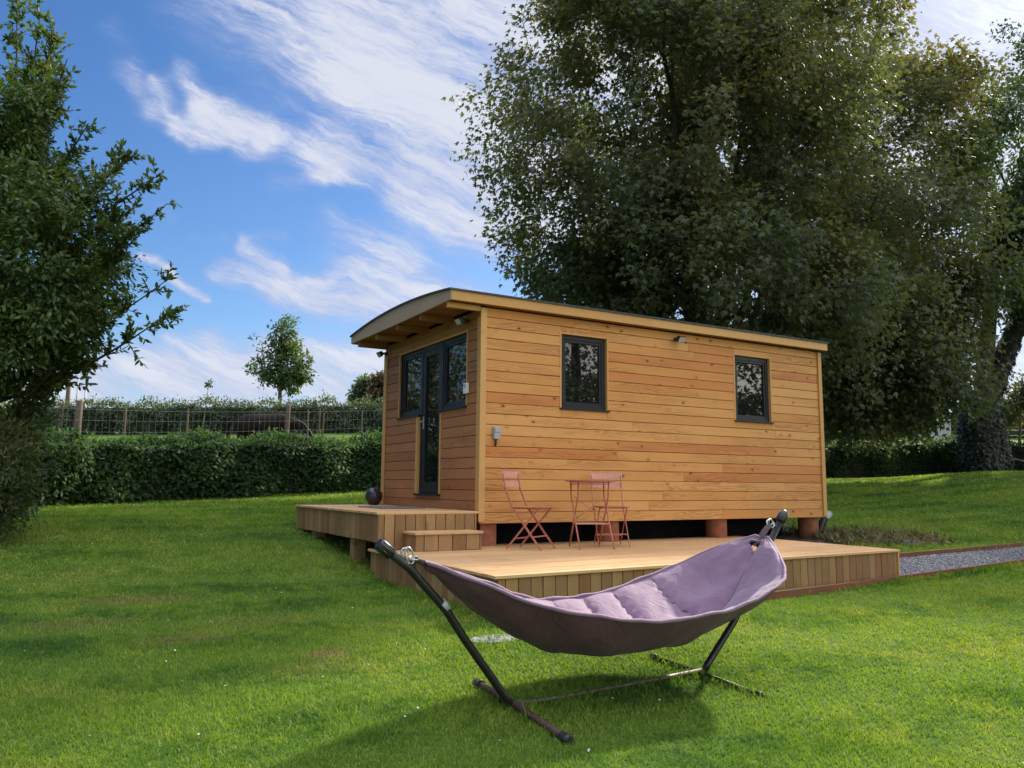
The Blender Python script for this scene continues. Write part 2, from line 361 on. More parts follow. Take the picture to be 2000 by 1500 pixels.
# ------------------------------------------------------------------ terrain
CTRL = np.array([[-1.253,-.09,-.585],[-1.287,-2.155,-.613],[4.42,-2.385,-.635],[-1.2,.8,-.47],[-1.24,3.1,-.2],[1.5,-2.6,-.62],[-2.1,-4.4,-.8],[-.52,-4.29,-.8],[-4.476,-8.444,-1.12],[6.03,.15,-.36],[3,1.5,-.38],[9.5,-1.5,-.42],[0,1.5,-.4],[2,-6,-.93],[-3.932,8.793,.033],[2.858,10.861,.363],[-1.012,10.105,.178],[-6.819,5.819,-.057],[22.415,10.853,.815],[22.431,6.15,1.016],[12.932,4.799,.178],[25.054,2.334,.741],[1.423,18.324,1.267],[-4.369,21.686,1.296],[8.109,16.752,1.389],[4.514,32.61,2.907],[-6.613,39.093,2.803],[16.648,27.855,3.14],[29.432,23.895,3.323],[40.711,17.349,3.256],[58.261,7.175,3.076],[15.699,83.847,6.723],[-19.353,104.27,6.394],[40.736,69.26,6.959],[65.785,54.69,7.022],[95.838,37.197,7.189],[-34.476,-60.405,-3],[-54.476,-8.444,-1],[20.524,-51.745,-2],[75.524,-8.444,2],[-73.758,31.556,2],[-11.976,-21.434,-1.6],[3.024,-21.434,-1.2],[-18.476,-8.444,-.6]])
def _tps(r2): return np.where(r2 > 1e-12, r2*np.log(np.maximum(r2, 1e-12)), 0.0)
def _solve():
    n = len(CTRL); K = _tps(((CTRL[:, None, :2]-CTRL[None, :, :2])**2).sum(-1)) + 0.2*np.eye(n)
    P = np.c_[np.ones(n), CTRL[:, :2]]; A = np.block([[K, P], [P.T, np.zeros((3, 3))]])
    return np.linalg.solve(A, np.r_[CTRL[:, 2], 0, 0, 0])
_W = _solve()
def gz(x, y):
    x = np.asarray(x, float); y = np.asarray(y, float); r = np.hypot(x-CAM[0], y-CAM[1]); k = np.minimum(1.0, 95.0/np.maximum(r, 1e-6))
    x = CAM[0]+(x-CAM[0])*k; y = CAM[1]+(y-CAM[1])*k
    r2 = (x[..., None]-CTRL[:, 0])**2+(y[..., None]-CTRL[:, 1])**2
    return _tps(r2)@_W[:-3]+_W[-3]+_W[-2]*x+_W[-1]*y
FH = np.array([math.cos(YAW), math.sin(YAW)]); RH = np.array([math.sin(YAW), -math.cos(YAW)])
def ld(l, d): return CAM[:2]+RH*l+FH*d      # metres to the right of / ahead of the photographer's standpoint -> world xy
def lds(l, d, z): return np.array([*ld(l, d), z])

PATCHES = [(-3.71, -.76, .55, .18, .8), (-2.75, -3.03, .20, .12, .95), (-4.17, -1.60, .5, .18, .5), (-3.55, -2.3, .35, .16, .55), (-3.0, -1.9, .6, .25, .3), (-1.75, -1.9, .35, .10, .3), (-2.9, -3.3, .4, .2, .3), (5.6, 1.2, 1.1, .5, .35), (9.5, .8, 1.6, .5, .3)]
def grass_colour(g, blades=False):
    pos = g.n('ShaderNodeNewGeometry').outputs['Position']; s = g.sep(pos); p = g.xyz(s[0], s[1], 0.0)
    n1 = g.noise(p, 0.55, 5, 0.6); n2 = g.noise(p, 2.6, 5, 0.65); n3 = g.noise(p, 14.0, 4, 0.65)
    mx = g.m('ADD', g.m('ADD', g.m('MULTIPLY', n1, 0.45), g.m('MULTIPLY', n2, 0.35)), g.m('MULTIPLY', n3, 0.2))
    n0 = g.noise(p, 0.16, 3, 0.5); mx = g.m('ADD', mx, g.m('MULTIPLY', g.m('SUBTRACT', n0, 0.5), 0.22))
    k = 1.4
    col = g.ramp(mx, [(.40, (.040*k, .092*k, .016*k)), (.47, (.074*k, .148*k, .021*k)), (.53, (.126*k, .198*k, .027*k)), (.60, (.190*k, .232*k, .046*k))])
    clump = g.noise(p, 6.5, 3, 0.5); col = g.mix(g.map(clump, .52, .70, 0.0, 0.55), col, (.040*k, .095*k, .016*k)); col = g.mix(g.map(clump, .46, .30, 0.0, 0.4), col, (.165*k, .230*k, .05*k))
    # mowing stripes: broad faint bands that follow the mower
    st = g.m('SINE', g.m('ADD', g.m('ADD', g.m('MULTIPLY', s[0], 0.25), g.m('MULTIPLY', s[1], 6.4)), g.m('MULTIPLY', n1, 3.5)))
    col = g.mix(g.map(st, -0.4, 0.7, 0.0, 0.55), col, (.138*k, .218*k, .036*k))
    for x, y, rx, ry, a in PATCHES:
        q = g.v('LENGTH', g.v('MULTIPLY', g.v('SUBTRACT', p, (x, y, 0.0)), (1/rx, 1/ry, 0.0)))
        col = g.mix(g.m('MULTIPLY', g.map(g.m('ADD', q, g.m('MULTIPLY', g.m('SUBTRACT', n3, 0.5), 2.2)), 0.3, 1.3, 1.0, 0.0), a), col, (.25, .215, .095))
    return col, n3
def grass_ground():
    m, g, bs = new_mat('lawn'); col, n3 = grass_colour(g)
    col = g.mix(0.5, col, (.028, .048, .008))
    pos = g.n('ShaderNodeNewGeometry').outputs['Position']
    f = g.noise(pos, 55.0, 3, 0.7); col = g.mix(g.map(f, 0.35, 0.7, 0.0, 0.5), col, (.02, .045, .006))
    g.put(bs.inputs['Base Color'], col); bs.inputs['Roughness'].default_value = 0.9; bs.inputs['Specular IOR Level'].default_value = 0.1
    bp = g.n('ShaderNodeBump'); bp.inputs['Strength'].default_value = 0.7; bp.inputs['Distance'].default_value = 0.03
    g.put(bp.inputs['Height'], g.m('ADD', f, n3)); g.put(bs.inputs['Normal'], bp.outputs[0]); return m
def grass_blade_mat():
    m, g, bs = new_mat('grass_blades'); col, n3 = grass_colour(g, True); tint = attr(g, 'tint')
    col = g.mix(g.map(tint, 0.0, 1.0, 0.0, 0.5, False), g.mix(1.0, col, (.85, .85, .8), 'MULTIPLY'), g.mix(1.0, col, (1.65, 1.45, 1.3), 'MULTIPLY'))
    g.put(bs.inputs['Base Color'], col); bs.inputs['Roughness'].default_value = 0.55; bs.inputs['Specular IOR Level'].default_value = 0.25
    tr = g.n('ShaderNodeBsdfTranslucent'); g.put(tr.inputs[0], g.mix(1.0, col, (1.5, 1.5, .6), 'MULTIPLY'))
    mx = g.n('ShaderNodeMixShader'); mx.inputs[0].default_value = 0.38
    g.t.links.new(bs.outputs[0], mx.inputs[1]); g.t.links.new(tr.outputs[0], mx.inputs[2])
    g.t.links.new(mx.outputs[0], g.t.nodes['Material Output'].inputs[0]); return m
LAWN = grass_ground(); BLADE = grass_blade_mat()
def build_ground():
    rs = np.concatenate([np.linspace(0.3, 14, 46), np.linspace(14.6, 45, 44), np.geomspace(47, 900, 26)]); nt = 192
    th = np.linspace(0, 2*np.pi, nt, endpoint=False); X = CAM[0]+rs[:, None]*np.cos(th); Y = CAM[1]+rs[:, None]*np.sin(th)
    Z = gz(X, Y); V = np.stack([X, Y, Z], -1).reshape(-1, 3); V = np.vstack([V, [[CAM[0], CAM[1], float(gz(CAM[0], CAM[1]))]]])
    i = np.arange(len(rs)-1)[:, None]; j = np.arange(nt)[None, :]; j2 = (j+1) % nt
    a = i*nt+j; b = i*nt+j2; c = (i+1)*nt+j2; d = (i+1)*nt+j
    T = np.concatenate([np.stack([a, d, c], -1).reshape(-1, 3), np.stack([a, c, b], -1).reshape(-1, 3), np.stack([np.full(nt, len(V)-1), np.arange(nt), (np.arange(nt)+1) % nt], -1)])
    o = tri_mesh('lawn', V, T, LAWN, smooth=True); tag(o, kind='structure')
build_ground()

# lower deck outline (front left, front right, back left, back right), used to keep grass out of it too
DFL, DFR, DBL, DBR = np.array([-1.287, -2.745]), np.array([4.393, -2.424]), np.array([-1.25, .30]), np.array([4.55, .34])
PATH_N = np.array([[.6, -2.83], [1.82, -2.80], [4.40, -2.45], [7.1, -2.41], [10, -2.50], [16, -3.0]])
PATH_F = np.array([[4.42, -1.38], [5.85, -1.47], [8.7, -1.58], [11, -1.66], [16, -2.1]])
jL_xy, jR_xy = np.array([-2.109, -4.401]), np.array([-.523, -4.291])
def build_grass():
    dens, D0 = 11000.0, 4.0
    P = []
    for d0, d1 in ((2.3, 3.2), (3.2, 4.0), (4, 5), (5, 6.5), (6.5, 8.5), (8.5, 11), (11, 14.5), (14.5, 19), (19, 26), (26, 36)):
        dm = (d0+d1)/2; rho = dens*min(1.0, (D0/dm)**2); A = (d1*d1-d0*d0)/2*1.75; n = int(rho*A)
        r = np.sqrt(RNG.uniform(d0*d0, d1*d1, n)); a = YAW+RNG.uniform(-.875, .875, n)
        P.append(np.stack([CAM[0]+r*np.cos(a), CAM[1]+r*np.sin(a), r], -1))
    P = np.vstack(P); x, y, r = P.T
    keep = ~((x > -1.27) & (x < 4.45) & (y > -2.74+(x+1.287)*.0565) & (y < .3)) & ~((x > -1.25) & (x < 6.2) & (y > -.0) & (y < 3.3) & (RNG.random(len(x)) < .8))
    yn = np.interp(x, PATH_N[:, 0], PATH_N[:, 1]); yf = np.interp(x, PATH_F[:, 0], PATH_F[:, 1])
    keep &= ~((x > 4.3) & (y > yn-.03) & (y < yf+.05)) & ~((np.hypot((x+1.5)/.22, (y+3.1)/.14) < 1))
    keep &= ~((x > .5) & (x < 5) & (y < yn+.6) & (y > yn-.03))
    x, y, r = x[keep], y[keep], r[keep]
    ex = []
    for a, b, m, sp in ((DFL+(-.02, 0), DBL+(-.03, 0), 1500, .035), (DFL+(0, -.03), DFR+(0, -.06), 2600, .05), (np.array([-1.16, .93]), np.array([-1.16, .935]), 260, .10), (DFL+(.9, -.16), DFR+(0, -.09), 1500, .03),
                        (PATH_N[2]+(0, -.05), PATH_N[3]+(0, -.05), 1400, .035), (PATH_F[1]+(0, .06), PATH_F[2]+(0, .06), 1400, .04), (np.array([-2.12, -4.0]), np.array([-2.09, -4.9]), 420, .03), (jL_xy, jR_xy, 900, .03), (np.array([-.655, -3.9]), np.array([-.535, -4.76]), 560, .03), (np.array([-1.5, -3.25]), np.array([-1.5, -3.0]), 420, .14)):
        t = RNG.random(m)[:, None]; q = a*(1-t)+b*t+RNG.normal(size=(m, 2))*sp; ex.append(q)
    ex = np.vstack(ex); ex = ex[~((ex[:, 0] > -1.28) & (ex[:, 0] < 4.40) & (ex[:, 1] > -2.735+(ex[:, 0]+1.287)*.0565) & (ex[:, 1] < .0))]; nx = len(x)
    x = np.r_[x, ex[:, 0]]; y = np.r_[y, ex[:, 1]]; r = np.hypot(x-CAM[0], y-CAM[1]); n = len(x); z = gz(x, y)-.004
    lump = np.sin(x*2.1+np.sin(y*1.7)*2)*np.sin(y*2.4+np.sin(x*1.3)*2)
    h = RNG.uniform(.013, .034, n)*(1+.18*lump)*np.clip(r/9, 1, 1.8); tall = RNG.random(n) < .03; h[tall] *= 1.5; h[nx:] *= RNG.uniform(1.2, 2.4, n-nx)
    w = RNG.uniform(.0017, .0034, n)*np.maximum(1, r/4.0)**0.95
    a = RNG.uniform(0, 2*np.pi, n); lean = RNG.uniform(.1, .95, n); la = RNG.uniform(0, 2*np.pi, n)
    B = np.stack([x, y, z], -1); S = np.stack([np.cos(a), np.sin(a), 0*a], -1)*w[:, None]
    D = np.stack([np.cos(la)*lean, np.sin(la)*lean, np.ones(n)], -1)*h[:, None]
    V = np.stack([B-S, B+S, B+D*.55-S*.75+np.array([0, 0, .004]), B+D*.55+S*.75+np.array([0, 0, .004]), B+D*np.array([1.25, 1.25, 1])], 1).reshape(-1, 3)
    k = np.arange(n)*5; T = np.concatenate([np.stack([k, k+1, k+3], -1), np.stack([k, k+3, k+2], -1), np.stack([k+2, k+3, k+4], -1)])
    t = np.repeat(RNG.random(n), 5)
    o = tri_mesh('grass', V, T, BLADE, tint=t); tag(o, 'short mown green lawn grass around the cabin and hammock', 'grass', kind='stuff')
build_grass()

# ------------------------------------------------------------------ cabin
L, Wd = 6.14, 3.18; PB = 0.132; NB = 19; TOPZ = NB*PB   # board pitch
cabin = thing('cabin', 'small larch clad cabin with curved roof raised on terracotta piers', 'cabin', (3.07, 1.59, 0))
def clad_wall(name, length, to_world, openings, ztop, z0=0.0, mat=LARCH):
    """boards along a wall. to_world(u, depth(out is negative), z); openings: (u0,u1,z0,z1)"""
    mb = MB(); nrow = int(math.ceil((ztop-z0)/PB))
    for k in range(nrow):
        a, b = z0+k*PB, min(z0+(k+1)*PB-.0062, ztop)
        if b-a < .015: continue
        spans = [(0.0, length)]; bits = []
        for (u0, u1, w0, w1) in openings:
            if b > w0+.002 and a < w1-.002:
                ns = []
                for s0, s1 in spans:
                    if u1 <= s0 or u0 >= s1: ns.append((s0, s1)); continue
                    if u0-s0 > .01: ns.append((s0, u0))
                    if s1-u1 > .01: ns.append((u1, s1))
                    if w0-a > .012: bits.append((max(s0, u0), min(s1, u1), a, min(b, w0)))
                    if b-w1 > .012: bits.append((max(s0, u0), min(s1, u1), max(a, w1), b))
                spans = ns
        for e0, e1, a2, b2 in bits:
            mb.hexa([to_world(e1-.0008 if i & 1 else e0+.0008, .02 if i & 2 else 0, b2 if i & 4 else a2) for i in range(8)], 0, random.random())
        for s0, s1 in spans:
            pts = [s0]; q = s0+random.uniform(1.2, 3.6)
            while q < s1-.7: pts.append(q); q += random.uniform(1.6, 4.0)
            pts.append(s1)
            for e0, e1 in zip(pts, pts[1:]):
                tn = random.random()**1.1; pr = random.uniform(-.0012, .0012); dz = random.uniform(-.0008, .0008)
                P = [to_world(e1-.0008 if i & 1 else e0, .02 if i & 2 else pr, (b if i & 4 else a)+dz) for i in range(8)]
                mb.hexa(P, 0, tn)
    return mb.build(name, mat, cabin, bevel=.004)
W1 = (1.165, 1.895, 1.435, 2.41); W2 = (4.255, 5.0, 1.425, 2.41)
side_w = lambda u, d, z: (u, d, z)
end_w = lambda u, d, z: (d, Wd-u, z)          # u runs from the left rear corner towards the near corner
clad_wall('side_wall', L, side_w, [W1, W2], 2.62)
E0, E1 = Wd-2.60, Wd-.40                         # glazed group on the end wall
DOORL, DOORR = Wd-1.86, Wd-1.15
clad_wall('end_wall', Wd, end_w, [(E0, DOORL-.03, 1.42, 2.375), (DOORL-.03, DOORR+.03, .32, 2.375), (DOORR+.03, E1, 1.43, 2.375)], 2.60, mat=LARCH_SHADED)
clad_wall('rear_wall', Wd, lambda u, d, z: (L-d, u, z), [], 2.60)
clad_wall('back_wall', L, lambda u, d, z: (L-u, Wd-d, z), [], 2.62)
mb = MB()   # dark breather membrane behind the boards
for lo, hi in (((.021, .021, .01), (W1[0]-.0, .05, 2.6)), ((W1[1], .021, .01), (W2[0], .05, 2.6)), ((W2[1], .021, .01), (L-.021, .05, 2.6)),
               ((W1[0], .021, .01), (W1[1], .05, W1[2])), ((W1[0], .021, W1[3]), (W1[1], .05, 2.6)), ((W2[0], .021, .01), (W2[1], .05, W2[2])), ((W2[0], .021, W2[3]), (W2[1], .05, 2.6)),
               ((.021, .05, .01), (.05, Wd-E1, 2.58)), ((.021, Wd-E0, .01), (.05, Wd-.05, 2.58)), ((.021, Wd-E1, .01), (.05, Wd-DOORR-.03, 1.43)), ((.021, Wd-DOORL+.03, .01), (.05, Wd-E0, 1.42)), ((.021, Wd-E1, 2.375), (.05, Wd-E0, 2.58)), ((.021, Wd-DOORR-.03, .01), (.05, Wd-DOORL+.03, .32)),
               ((L-.05, .05, .01), (L-.021, Wd-.05, 2.58)), ((.05, Wd-.05, .01), (L-.05, Wd-.021, 2.6))):
    mb.box(lo, hi)
mb.build('wall_membrane', BLACKP, cabin)
mb = MB(); mb.box((.055, .055, .004), (L-.055, Wd-.055, .06)); mb.build('floor', BLACKP, cabin)
mb = MB()   # steel chassis under the floor, dark between the piers
mb.box((.35, .55, -.30), (L-.35, .67, .003)); mb.box((.35, 2.4, -.30), (L-.35, 2.52, .003))
for x in (.35, 1.6, 2.9, 4.2, 5.6): mb.box((x, .67, -.22), (x+.08, 2.4, -.06))
mb.box((.35, .50, -.40), (3.9, .549, .003))
mb.build('chassis', plain('chassis_black', (.007, .007, .008), .9, 0, .1, 9.0, spec=.1), cabin)
# corner trims (stand proud of boards)
for nm, lo, hi in (('a', (-.024, -.024, 0.02), (.058, -.0025, 2.61)), ('b', (-.024, -.0025, 0.15), (-.0025, .075, 2.50)),
                   ('c', (L-.055, -.024, 0.02), (L+.024, -.0025, 2.61)), ('d', (-.024, Wd-.075, 0.15), (-.0025, Wd+.024, 2.50)),
                   ('e', (L+.0025, -.0025, 0.02), (L+.024, .075, 2.5)), ('f', (L+.0025, Wd-.075, .02), (L+.024, Wd+.024, 2.5)), ('g', (-.0025, Wd+.0025, .02), (.075, Wd+.024, 2.6)), ('h', (L-.055, Wd+.0025, .02), (L+.0025, Wd+.024, 2.6))):
    mb = MB(); mb.box(lo, hi, 2); mb.build('corner_trim', TRIMWOOD, cabin, bevel=.003)

# ---- roof
RX0, RX1, RY0, RY1 = -.49, 6.20, -.125, 3.44
def rz(y): t = (y-1.62)/1.80; return 2.848-.105*t*t
mb = MB(); ys = np.linspace(RY0-.02, RY1+.02, 25); o1 = random.uniform(0, 9)
for k in range(24):   # curved membrane
    y0, y1 = ys[k], ys[k+1]
    mb.hexa([(RX1+.02 if i & 1 else RX0-.02, y1 if i & 2 else y0, (rz(y1) if i & 2 else rz(y0))+(.022 if i & 4 else 0.0)) for i in range(8)], 0, .5)
roof = mb.build('roof', ROOFM, cabin)
mb = MB(); ns = 40; b = 0   # bowed front fascia: arched top, straight foot
for k in range(ns):
    y0 = RY0+(RY1-RY0)*k/ns; y1 = RY0+(RY1-RY0)*(k+1)/ns
    P = [(RX0+.022 if i & 1 else RX0, y1 if i & 2 else y0, (rz(y1) if i & 2 else rz(y0))-.001 if i & 4 else 2.632-.010*math.sin(math.pi*((y1 if i & 2 else y0)-RY0)/(RY1-RY0))) for i in range(8)]
    mb.hexa(P, 1, .35)
    P0 = len(mb.uv)-6
    for fi in range(P0, len(mb.uv)):
        f = mb.fs[fi]; mb.uv[fi] = [(mb.vs[i][1]+3.0, mb.vs[i][2]+mb.vs[i][0]) for i in f]
mb.build('front_fascia', FASCIA_END, cabin)
mb = MB(); ybr = [RX0+.0225, 2.55, RX1]
for a, c in zip(ybr, ybr[1:]): mb.box((a+.0006, RY0, 2.632), (c-.0006, RY0+.022, rz(RY0)-.001), 0)
mb.build('side_fascia', TRIMWOOD, cabin, bevel=.002)
mb = MB(); mb.box((RX0+.0225, RY1-.022, 2.625), (RX1, RY1, rz(RY1)-.001), 0); mb.build('side_fascia', TRIMWOOD, cabin)
mb = MB()   # end fascia at the far end
for k in range(20):
    y0 = RY0+.0225+(RY1-RY0-.045)*k/20; y1 = RY0+.0225+(RY1-RY0-.045)*(k+1)/20
    mb.hexa([(RX1-.003 if i & 1 else RX1-.022, y1 if i & 2 else y0, (rz(y1) if i & 2 else rz(y0))-.001 if i & 4 else 2.632) for i in range(8)], 1, .4)
mb.build('rear_fascia', FASCIA_END, cabin)
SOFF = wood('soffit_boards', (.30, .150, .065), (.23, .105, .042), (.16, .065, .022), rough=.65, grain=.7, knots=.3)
mb = MB()
for k in range(27): mb.box((RX0+.0225, RY0+.023+k*.1305, 2.640), (-.001, RY0+.023+(k+1)*.1305-.004, 2.656), 0)
for y in (RY0+.024,): mb.box((0.0, y, 2.634), (RX1-.024, -.004, 2.640), 0)
mb.box((0.0, Wd+.004, 2.630), (RX1-.024, RY1-.024, 2.638), 0)
mb.build('soffit', SOFF, cabin)
for y, mt in ((-.012, TRIMWOOD), (.80, SOFF), (1.60, SOFF), (2.40, SOFF), (Wd-.03, SOFF)):
    mb = MB(); mb.box((RX0+.024 if y < 0 else RX0+.030, y, 2.565 if y < 0 else 2.548), (-.026 if y < 0 else .02, y+.055, 2.630 if y < 0 else 2.639), 0); mb.build('rafter', mt, cabin, bevel=.003)

# ---- windows and door
def frame_ring(mb, T, u0, u1, z0, z1, w, d0, d1):
    def bx(a, b, c, d, gr):
        mb.hexa([T(b if i & 1 else a, d1 if i & 2 else d0, d if i & 4 else c) for i in range(8)], gr, .5)
    bx(u0, u0+w, z0, z1, 2); bx(u1-w, u1, z0, z1, 2); bx(u0+w, u1-w, z0, z0+w, 0); bx(u0+w, u1-w, z1-w, z1, 0)
def boxT(mb, T, u0, u1, d0, d1, z0, z1, gr=0, tn=.5): mb.hexa([T(u1 if i & 1 else u0, d1 if i & 2 else d0, z1 if i & 4 else z0) for i in range(8)], gr, tn)
def make_window(T, u0, u1, z0, z1, trim=True, label=None, wf=.052, ws=.05, sill=True):
    fr = MB(); frame_ring(fr, T, u0+.012, u1-.012, z0+.012, z1-.008, wf, .034, .09); f = fr.build('window', ANTHRA, cabin, bevel=.003)
    if label: f['label'] = label
    sa = MB(); frame_ring(sa, T, u0+wf-.006, u1-wf+.006, z0+wf-.004, z1-wf+.004, ws, .045, .10); so_ = sa.build('sash', ANTHRA, f, bevel=.004)
    pa = MB(); boxT(pa, T, u0+wf+ws-.010, u1-wf-ws+.010, .066, .072, z0+wf+ws-.010, z1-wf-ws+.010); pa.build('pane', GLASS, f)
    if trim:
        tr = MB()
        boxT(tr, T, u0-.024, u0+.001, -.006, .05, z0, z1+.024, 2); boxT(tr, T, u1-.001, u1+.024, -.006, .05, z0, z1+.024, 2); boxT(tr, T, u0+.0015, u1-.0015, -.0065, .05, z1-.001, z1+.024, 0)
        tr.build('window_trim', TRIMWOOD, f, bevel=.002)
    if sill:
        si = MB(); boxT(si, T, u0-.028, u1+.028, -.030, .05, z0-.012, z0+.010); si.build('sill', ANTHRA, f, bevel=.002)
    return f
make_window(side_w, *W1, label='side window nearer the deck corner'); make_window(side_w, *W2, label='side window at the far end of the wall')
make_window(end_w, E0, DOORL+.02, 1.42, 2.375, trim=False, label='window left of the glazed door')
make_window(end_w, DOORR-.02, E1, 1.43, 2.375, trim=False, label='window right of the glazed door')
mb = MB(); boxT(mb, end_w, E0-.026, E0-.001, -.006, .05, 1.42, 2.375, 2); boxT(mb, end_w, E0-.026, E1+.026, -.007, .05, 2.376, 2.402, 0); boxT(mb, end_w, E1+.001, E1+.026, -.006, .05, 1.43, 2.375, 2)
mb.build('glazing_trim', TRIMWOOD, cabin, bevel=.002)
dr = MB(); frame_ring(dr, end_w, DOORL, DOORR, .335, 2.368, .055, .026, .10); door = dr.build('door', ANTHRA, cabin, bevel=.003)
lf = MB(); u0, u1, z0, z1 = DOORL+.052, DOORR-.052, .385, 2.318
boxT(lf, end_w, u0, u0+.085, .034, .11, z0, z1, 2); boxT(lf, end_w, u1-.085, u1, .034, .11, z0, z1, 2); boxT(lf, end_w, u0+.085, u1-.085, .034, .11, z0, z0+.10); boxT(lf, end_w, u0+.085, u1-.085, .034, .11, z1-.09, z1)
lf.build('door_leaf', ANTHRA, door, bevel=.004)
mb = MB(); boxT(mb, end_w, u0+.08, u1-.08, .060, .066, z0+.095, z1-.085); mb.build('pane', GLASS, door)
mb = MB(); mb.bar(end_w(u0+.045, .03, 1.32), end_w(u0+.045, -.02, 1.32), .02, .02, (0, 0, 1)); mb.bar(end_w(u0+.04, -.02, 1.32), end_w(u0+.15, -.02, 1.32), .016, .02, (0, 0, 1)); boxT(mb, end_w, u0+.028, u0+.062, .026, .034, 1.22, 1.40)
mb.build('handle', STEEL, door, bevel=.002)
mb = MB(); boxT(mb, end_w, DOORL-.06, DOORR+.045, -.035, .05, .308, .332); mb.build('threshold', ANTHRA, door, bevel=.002)
for a, b in ((DOORL-.075, DOORL-.002), (DOORR+.002, DOORR+.03)):
    mb = MB(); boxT(mb, end_w, a, b, -.010, .05, .333, 1.405, 2); mb.build('jamb_trim', TRIMWOOD, cabin, bevel=.002)

# ---- things fixed to the walls
def floodlight(c, out, side):
    c = np.array(c, float); out = unit(out); side = unit(side); up = np.array([0, 0, 1.0])
    mb = MB(); mb.tube([c-out*.06, c-out*.015], .028, 12); mb.bar(c-out*.045-side*.03, c+out*.03-side*.03, .012, .03, up)
    mb.bar(c+out*.02-side*.04, c+out*.02+side*.04, .02, .04, out)
    dirn = unit(out*.8-up*.55); h = np.cross(side, dirn)
    P = []
    for i in range(8):
        P.append(c+out*.045+side*(.062 if i & 1 else -.062)+h*(.046 if i & 2 else -.046)*(1.0 if i & 4 else .7)+dirn*(.045 if i & 4 else -.01))
    mb.hexa(P, 0, .5); f = mb.build('floodlight', BLACKP, cabin, bevel=.004)
    mb = MB(); P = [c+out*.045+side*(.052 if i & 1 else -.052)+h*(.037 if i & 2 else -.037)+dirn*(.051 if i & 4 else .03) for i in range(8)]
    mb.hexa(P, 0, .5); mb.build('lamp_glass', LAMPG, f)
    return f
floodlight((3.10, -.062, 2.525), (0, -1, 0), (1, 0, 0)); floodlight((-.08, .33, 2.50), (-1, 0, 0), (0, 1, 0)); floodlight((-.065, Wd-.06, 2.47), (-1, 0, 0), (0, 1, 0))
mb = MB(); mb.box((.160, -.062, 1.005), (.245, -.002, 1.155), 2); jb = mb.build('junction_box', GREYP, cabin, bevel=.008)
mb = MB(); mb.box((.168, -.070, 1.085), (.237, -.0625, 1.145)); mb.build('cover', GREYP, jb, bevel=.004)
mb = MB(); mb.tube([(.195, -.03, 1.004), (.195, -.03, .97), (.20, -.02, .94), (.205, .0, .925)], .011, 8); mb.build('cable', BLACKP, jb)
mb = MB(); mb.box((-.040, .31, 1.585), (-.0035, .41, 1.715)); sb = mb.build('switch_box', WHITEP, cabin, bevel=.006)
mb = MB(); mb.box((-.046, .335, 1.655), (-.0405, .385, 1.70)); mb.build('switch', GREYP, sb, bevel=.003)

# ---- piers
def pier(x, y, lab, r=.155, square=False, top=.002):
    z = float(gz(x, y))-.05; mb = MB()
    if square: mb.box((x-.11, y-.11, z), (x+.11, y+.11, top))
    else: mb.lathe([(r, 0), (r, (top-z)*.97), (r*1.0, top-z)], (x, y, z), 28)
    o = mb.build('support_pier', TERRA, None); tag(o, lab, 'pier', 'terracotta piers under the cabin')
pier(.17, .20, 'square terracotta pier under the near cabin corner beside the step', square=True)
pier(2.05, .22, 'round terracotta pier behind the folding table and chairs')
pier(4.02, .22, 'round terracotta pier under the cabin behind the hammock right end')
pier(6.0, .22, 'round terracotta pier under the far corner beside the black drain pipe')
pier(4.75, 2.75, 'dark pier at the rear, seen under the cabin between two round piers', r=.13)
mb = MB(); px_, py_ = 6.30, .15; zz = float(gz(px_, py_))
mb.tube([(px_-.10, py_+.02, zz-.05), (px_-.09, py_+.02, zz+.14), (px_-.05, py_+.01, zz+.25), (px_+.02, py_, zz+.34), (px_+.10, py_-.01, zz+.40)], .058, 16)
dp = mb.build('drain_pipe', BLACKP); tag(dp, 'black curved drain pipe standing at the cabin far corner', 'pipe')
mb = MB(); mb.tube([(px_-.0, py_-.005, zz+.315), (px_+.02, py_, zz+.34), (px_+.112, py_-.01, zz+.405)], .061, 16); mb.build('pipe_end', GREYP, dp)

# ------------------------------------------------------------------ decks
ud = thing('raised_deck', 'raised timber porch deck in front of the glazed cabin door', 'deck', (-.64, 1.6, -.4))
UX0, UX1, UY0, UY1, UZ = -1.275, -.027, -.03, 3.30, .147
mb = MB(); k = UY0
while k < UY1-.02:
    w = min(.118, UY1-k); mb.box((UX0-.022+random.uniform(-.003, .003), k, UZ-.028), (UX1, k+w-.006, UZ+random.uniform(-.001, .001)), 0); k += .118
mb.build('deck_boards', DECKW, ud, bevel=.004)
def skirt(name, a, b, z0f, z1, parent, pitch=.125, th=.02, last=None):
    """vertical boards from a to b (xy), bottom given by z0f(x,y)"""
    a = np.array(a, float); b = np.array(b, float); Ln = np.linalg.norm(b-a); d = (b-a)/Ln; nrm = np.array([d[1], -d[0]])
    mb = MB(); s = 0.0; first = True
    while s < Ln-.01:
        w = min(pitch*(.6 if first else random.uniform(.97, 1.03)), Ln-s); first = False
        p = a+d*s; q = a+d*(s+w-.007); off = random.uniform(-.002, .002)
        zb = z0f(*((p+q)/2))+random.uniform(-.004, .004)
        c = [p+nrm*off, q+nrm*off, p-nrm*th, q-nrm*th]
        mb.hexa([(*c[i & 3], z1 if i & 4 else zb) for i in range(8)], 2); s += w
    return mb.build(name, SKIRTW, parent, bevel=.004)
skirt('skirt', (UX0, UY1), (UX0, UY0), lambda x, y: -.185, UZ-.029, ud)
skirt('skirt', (UX0+.001, UY0-.001), (UX1-.02, UY0-.001), lambda x, y: -.268 if x > -1.30 else -.27, UZ-.029, ud)
skirt('skirt', (UX1, UY1), (UX0, UY1), lambda x, y: -.17, UZ-.029, ud)
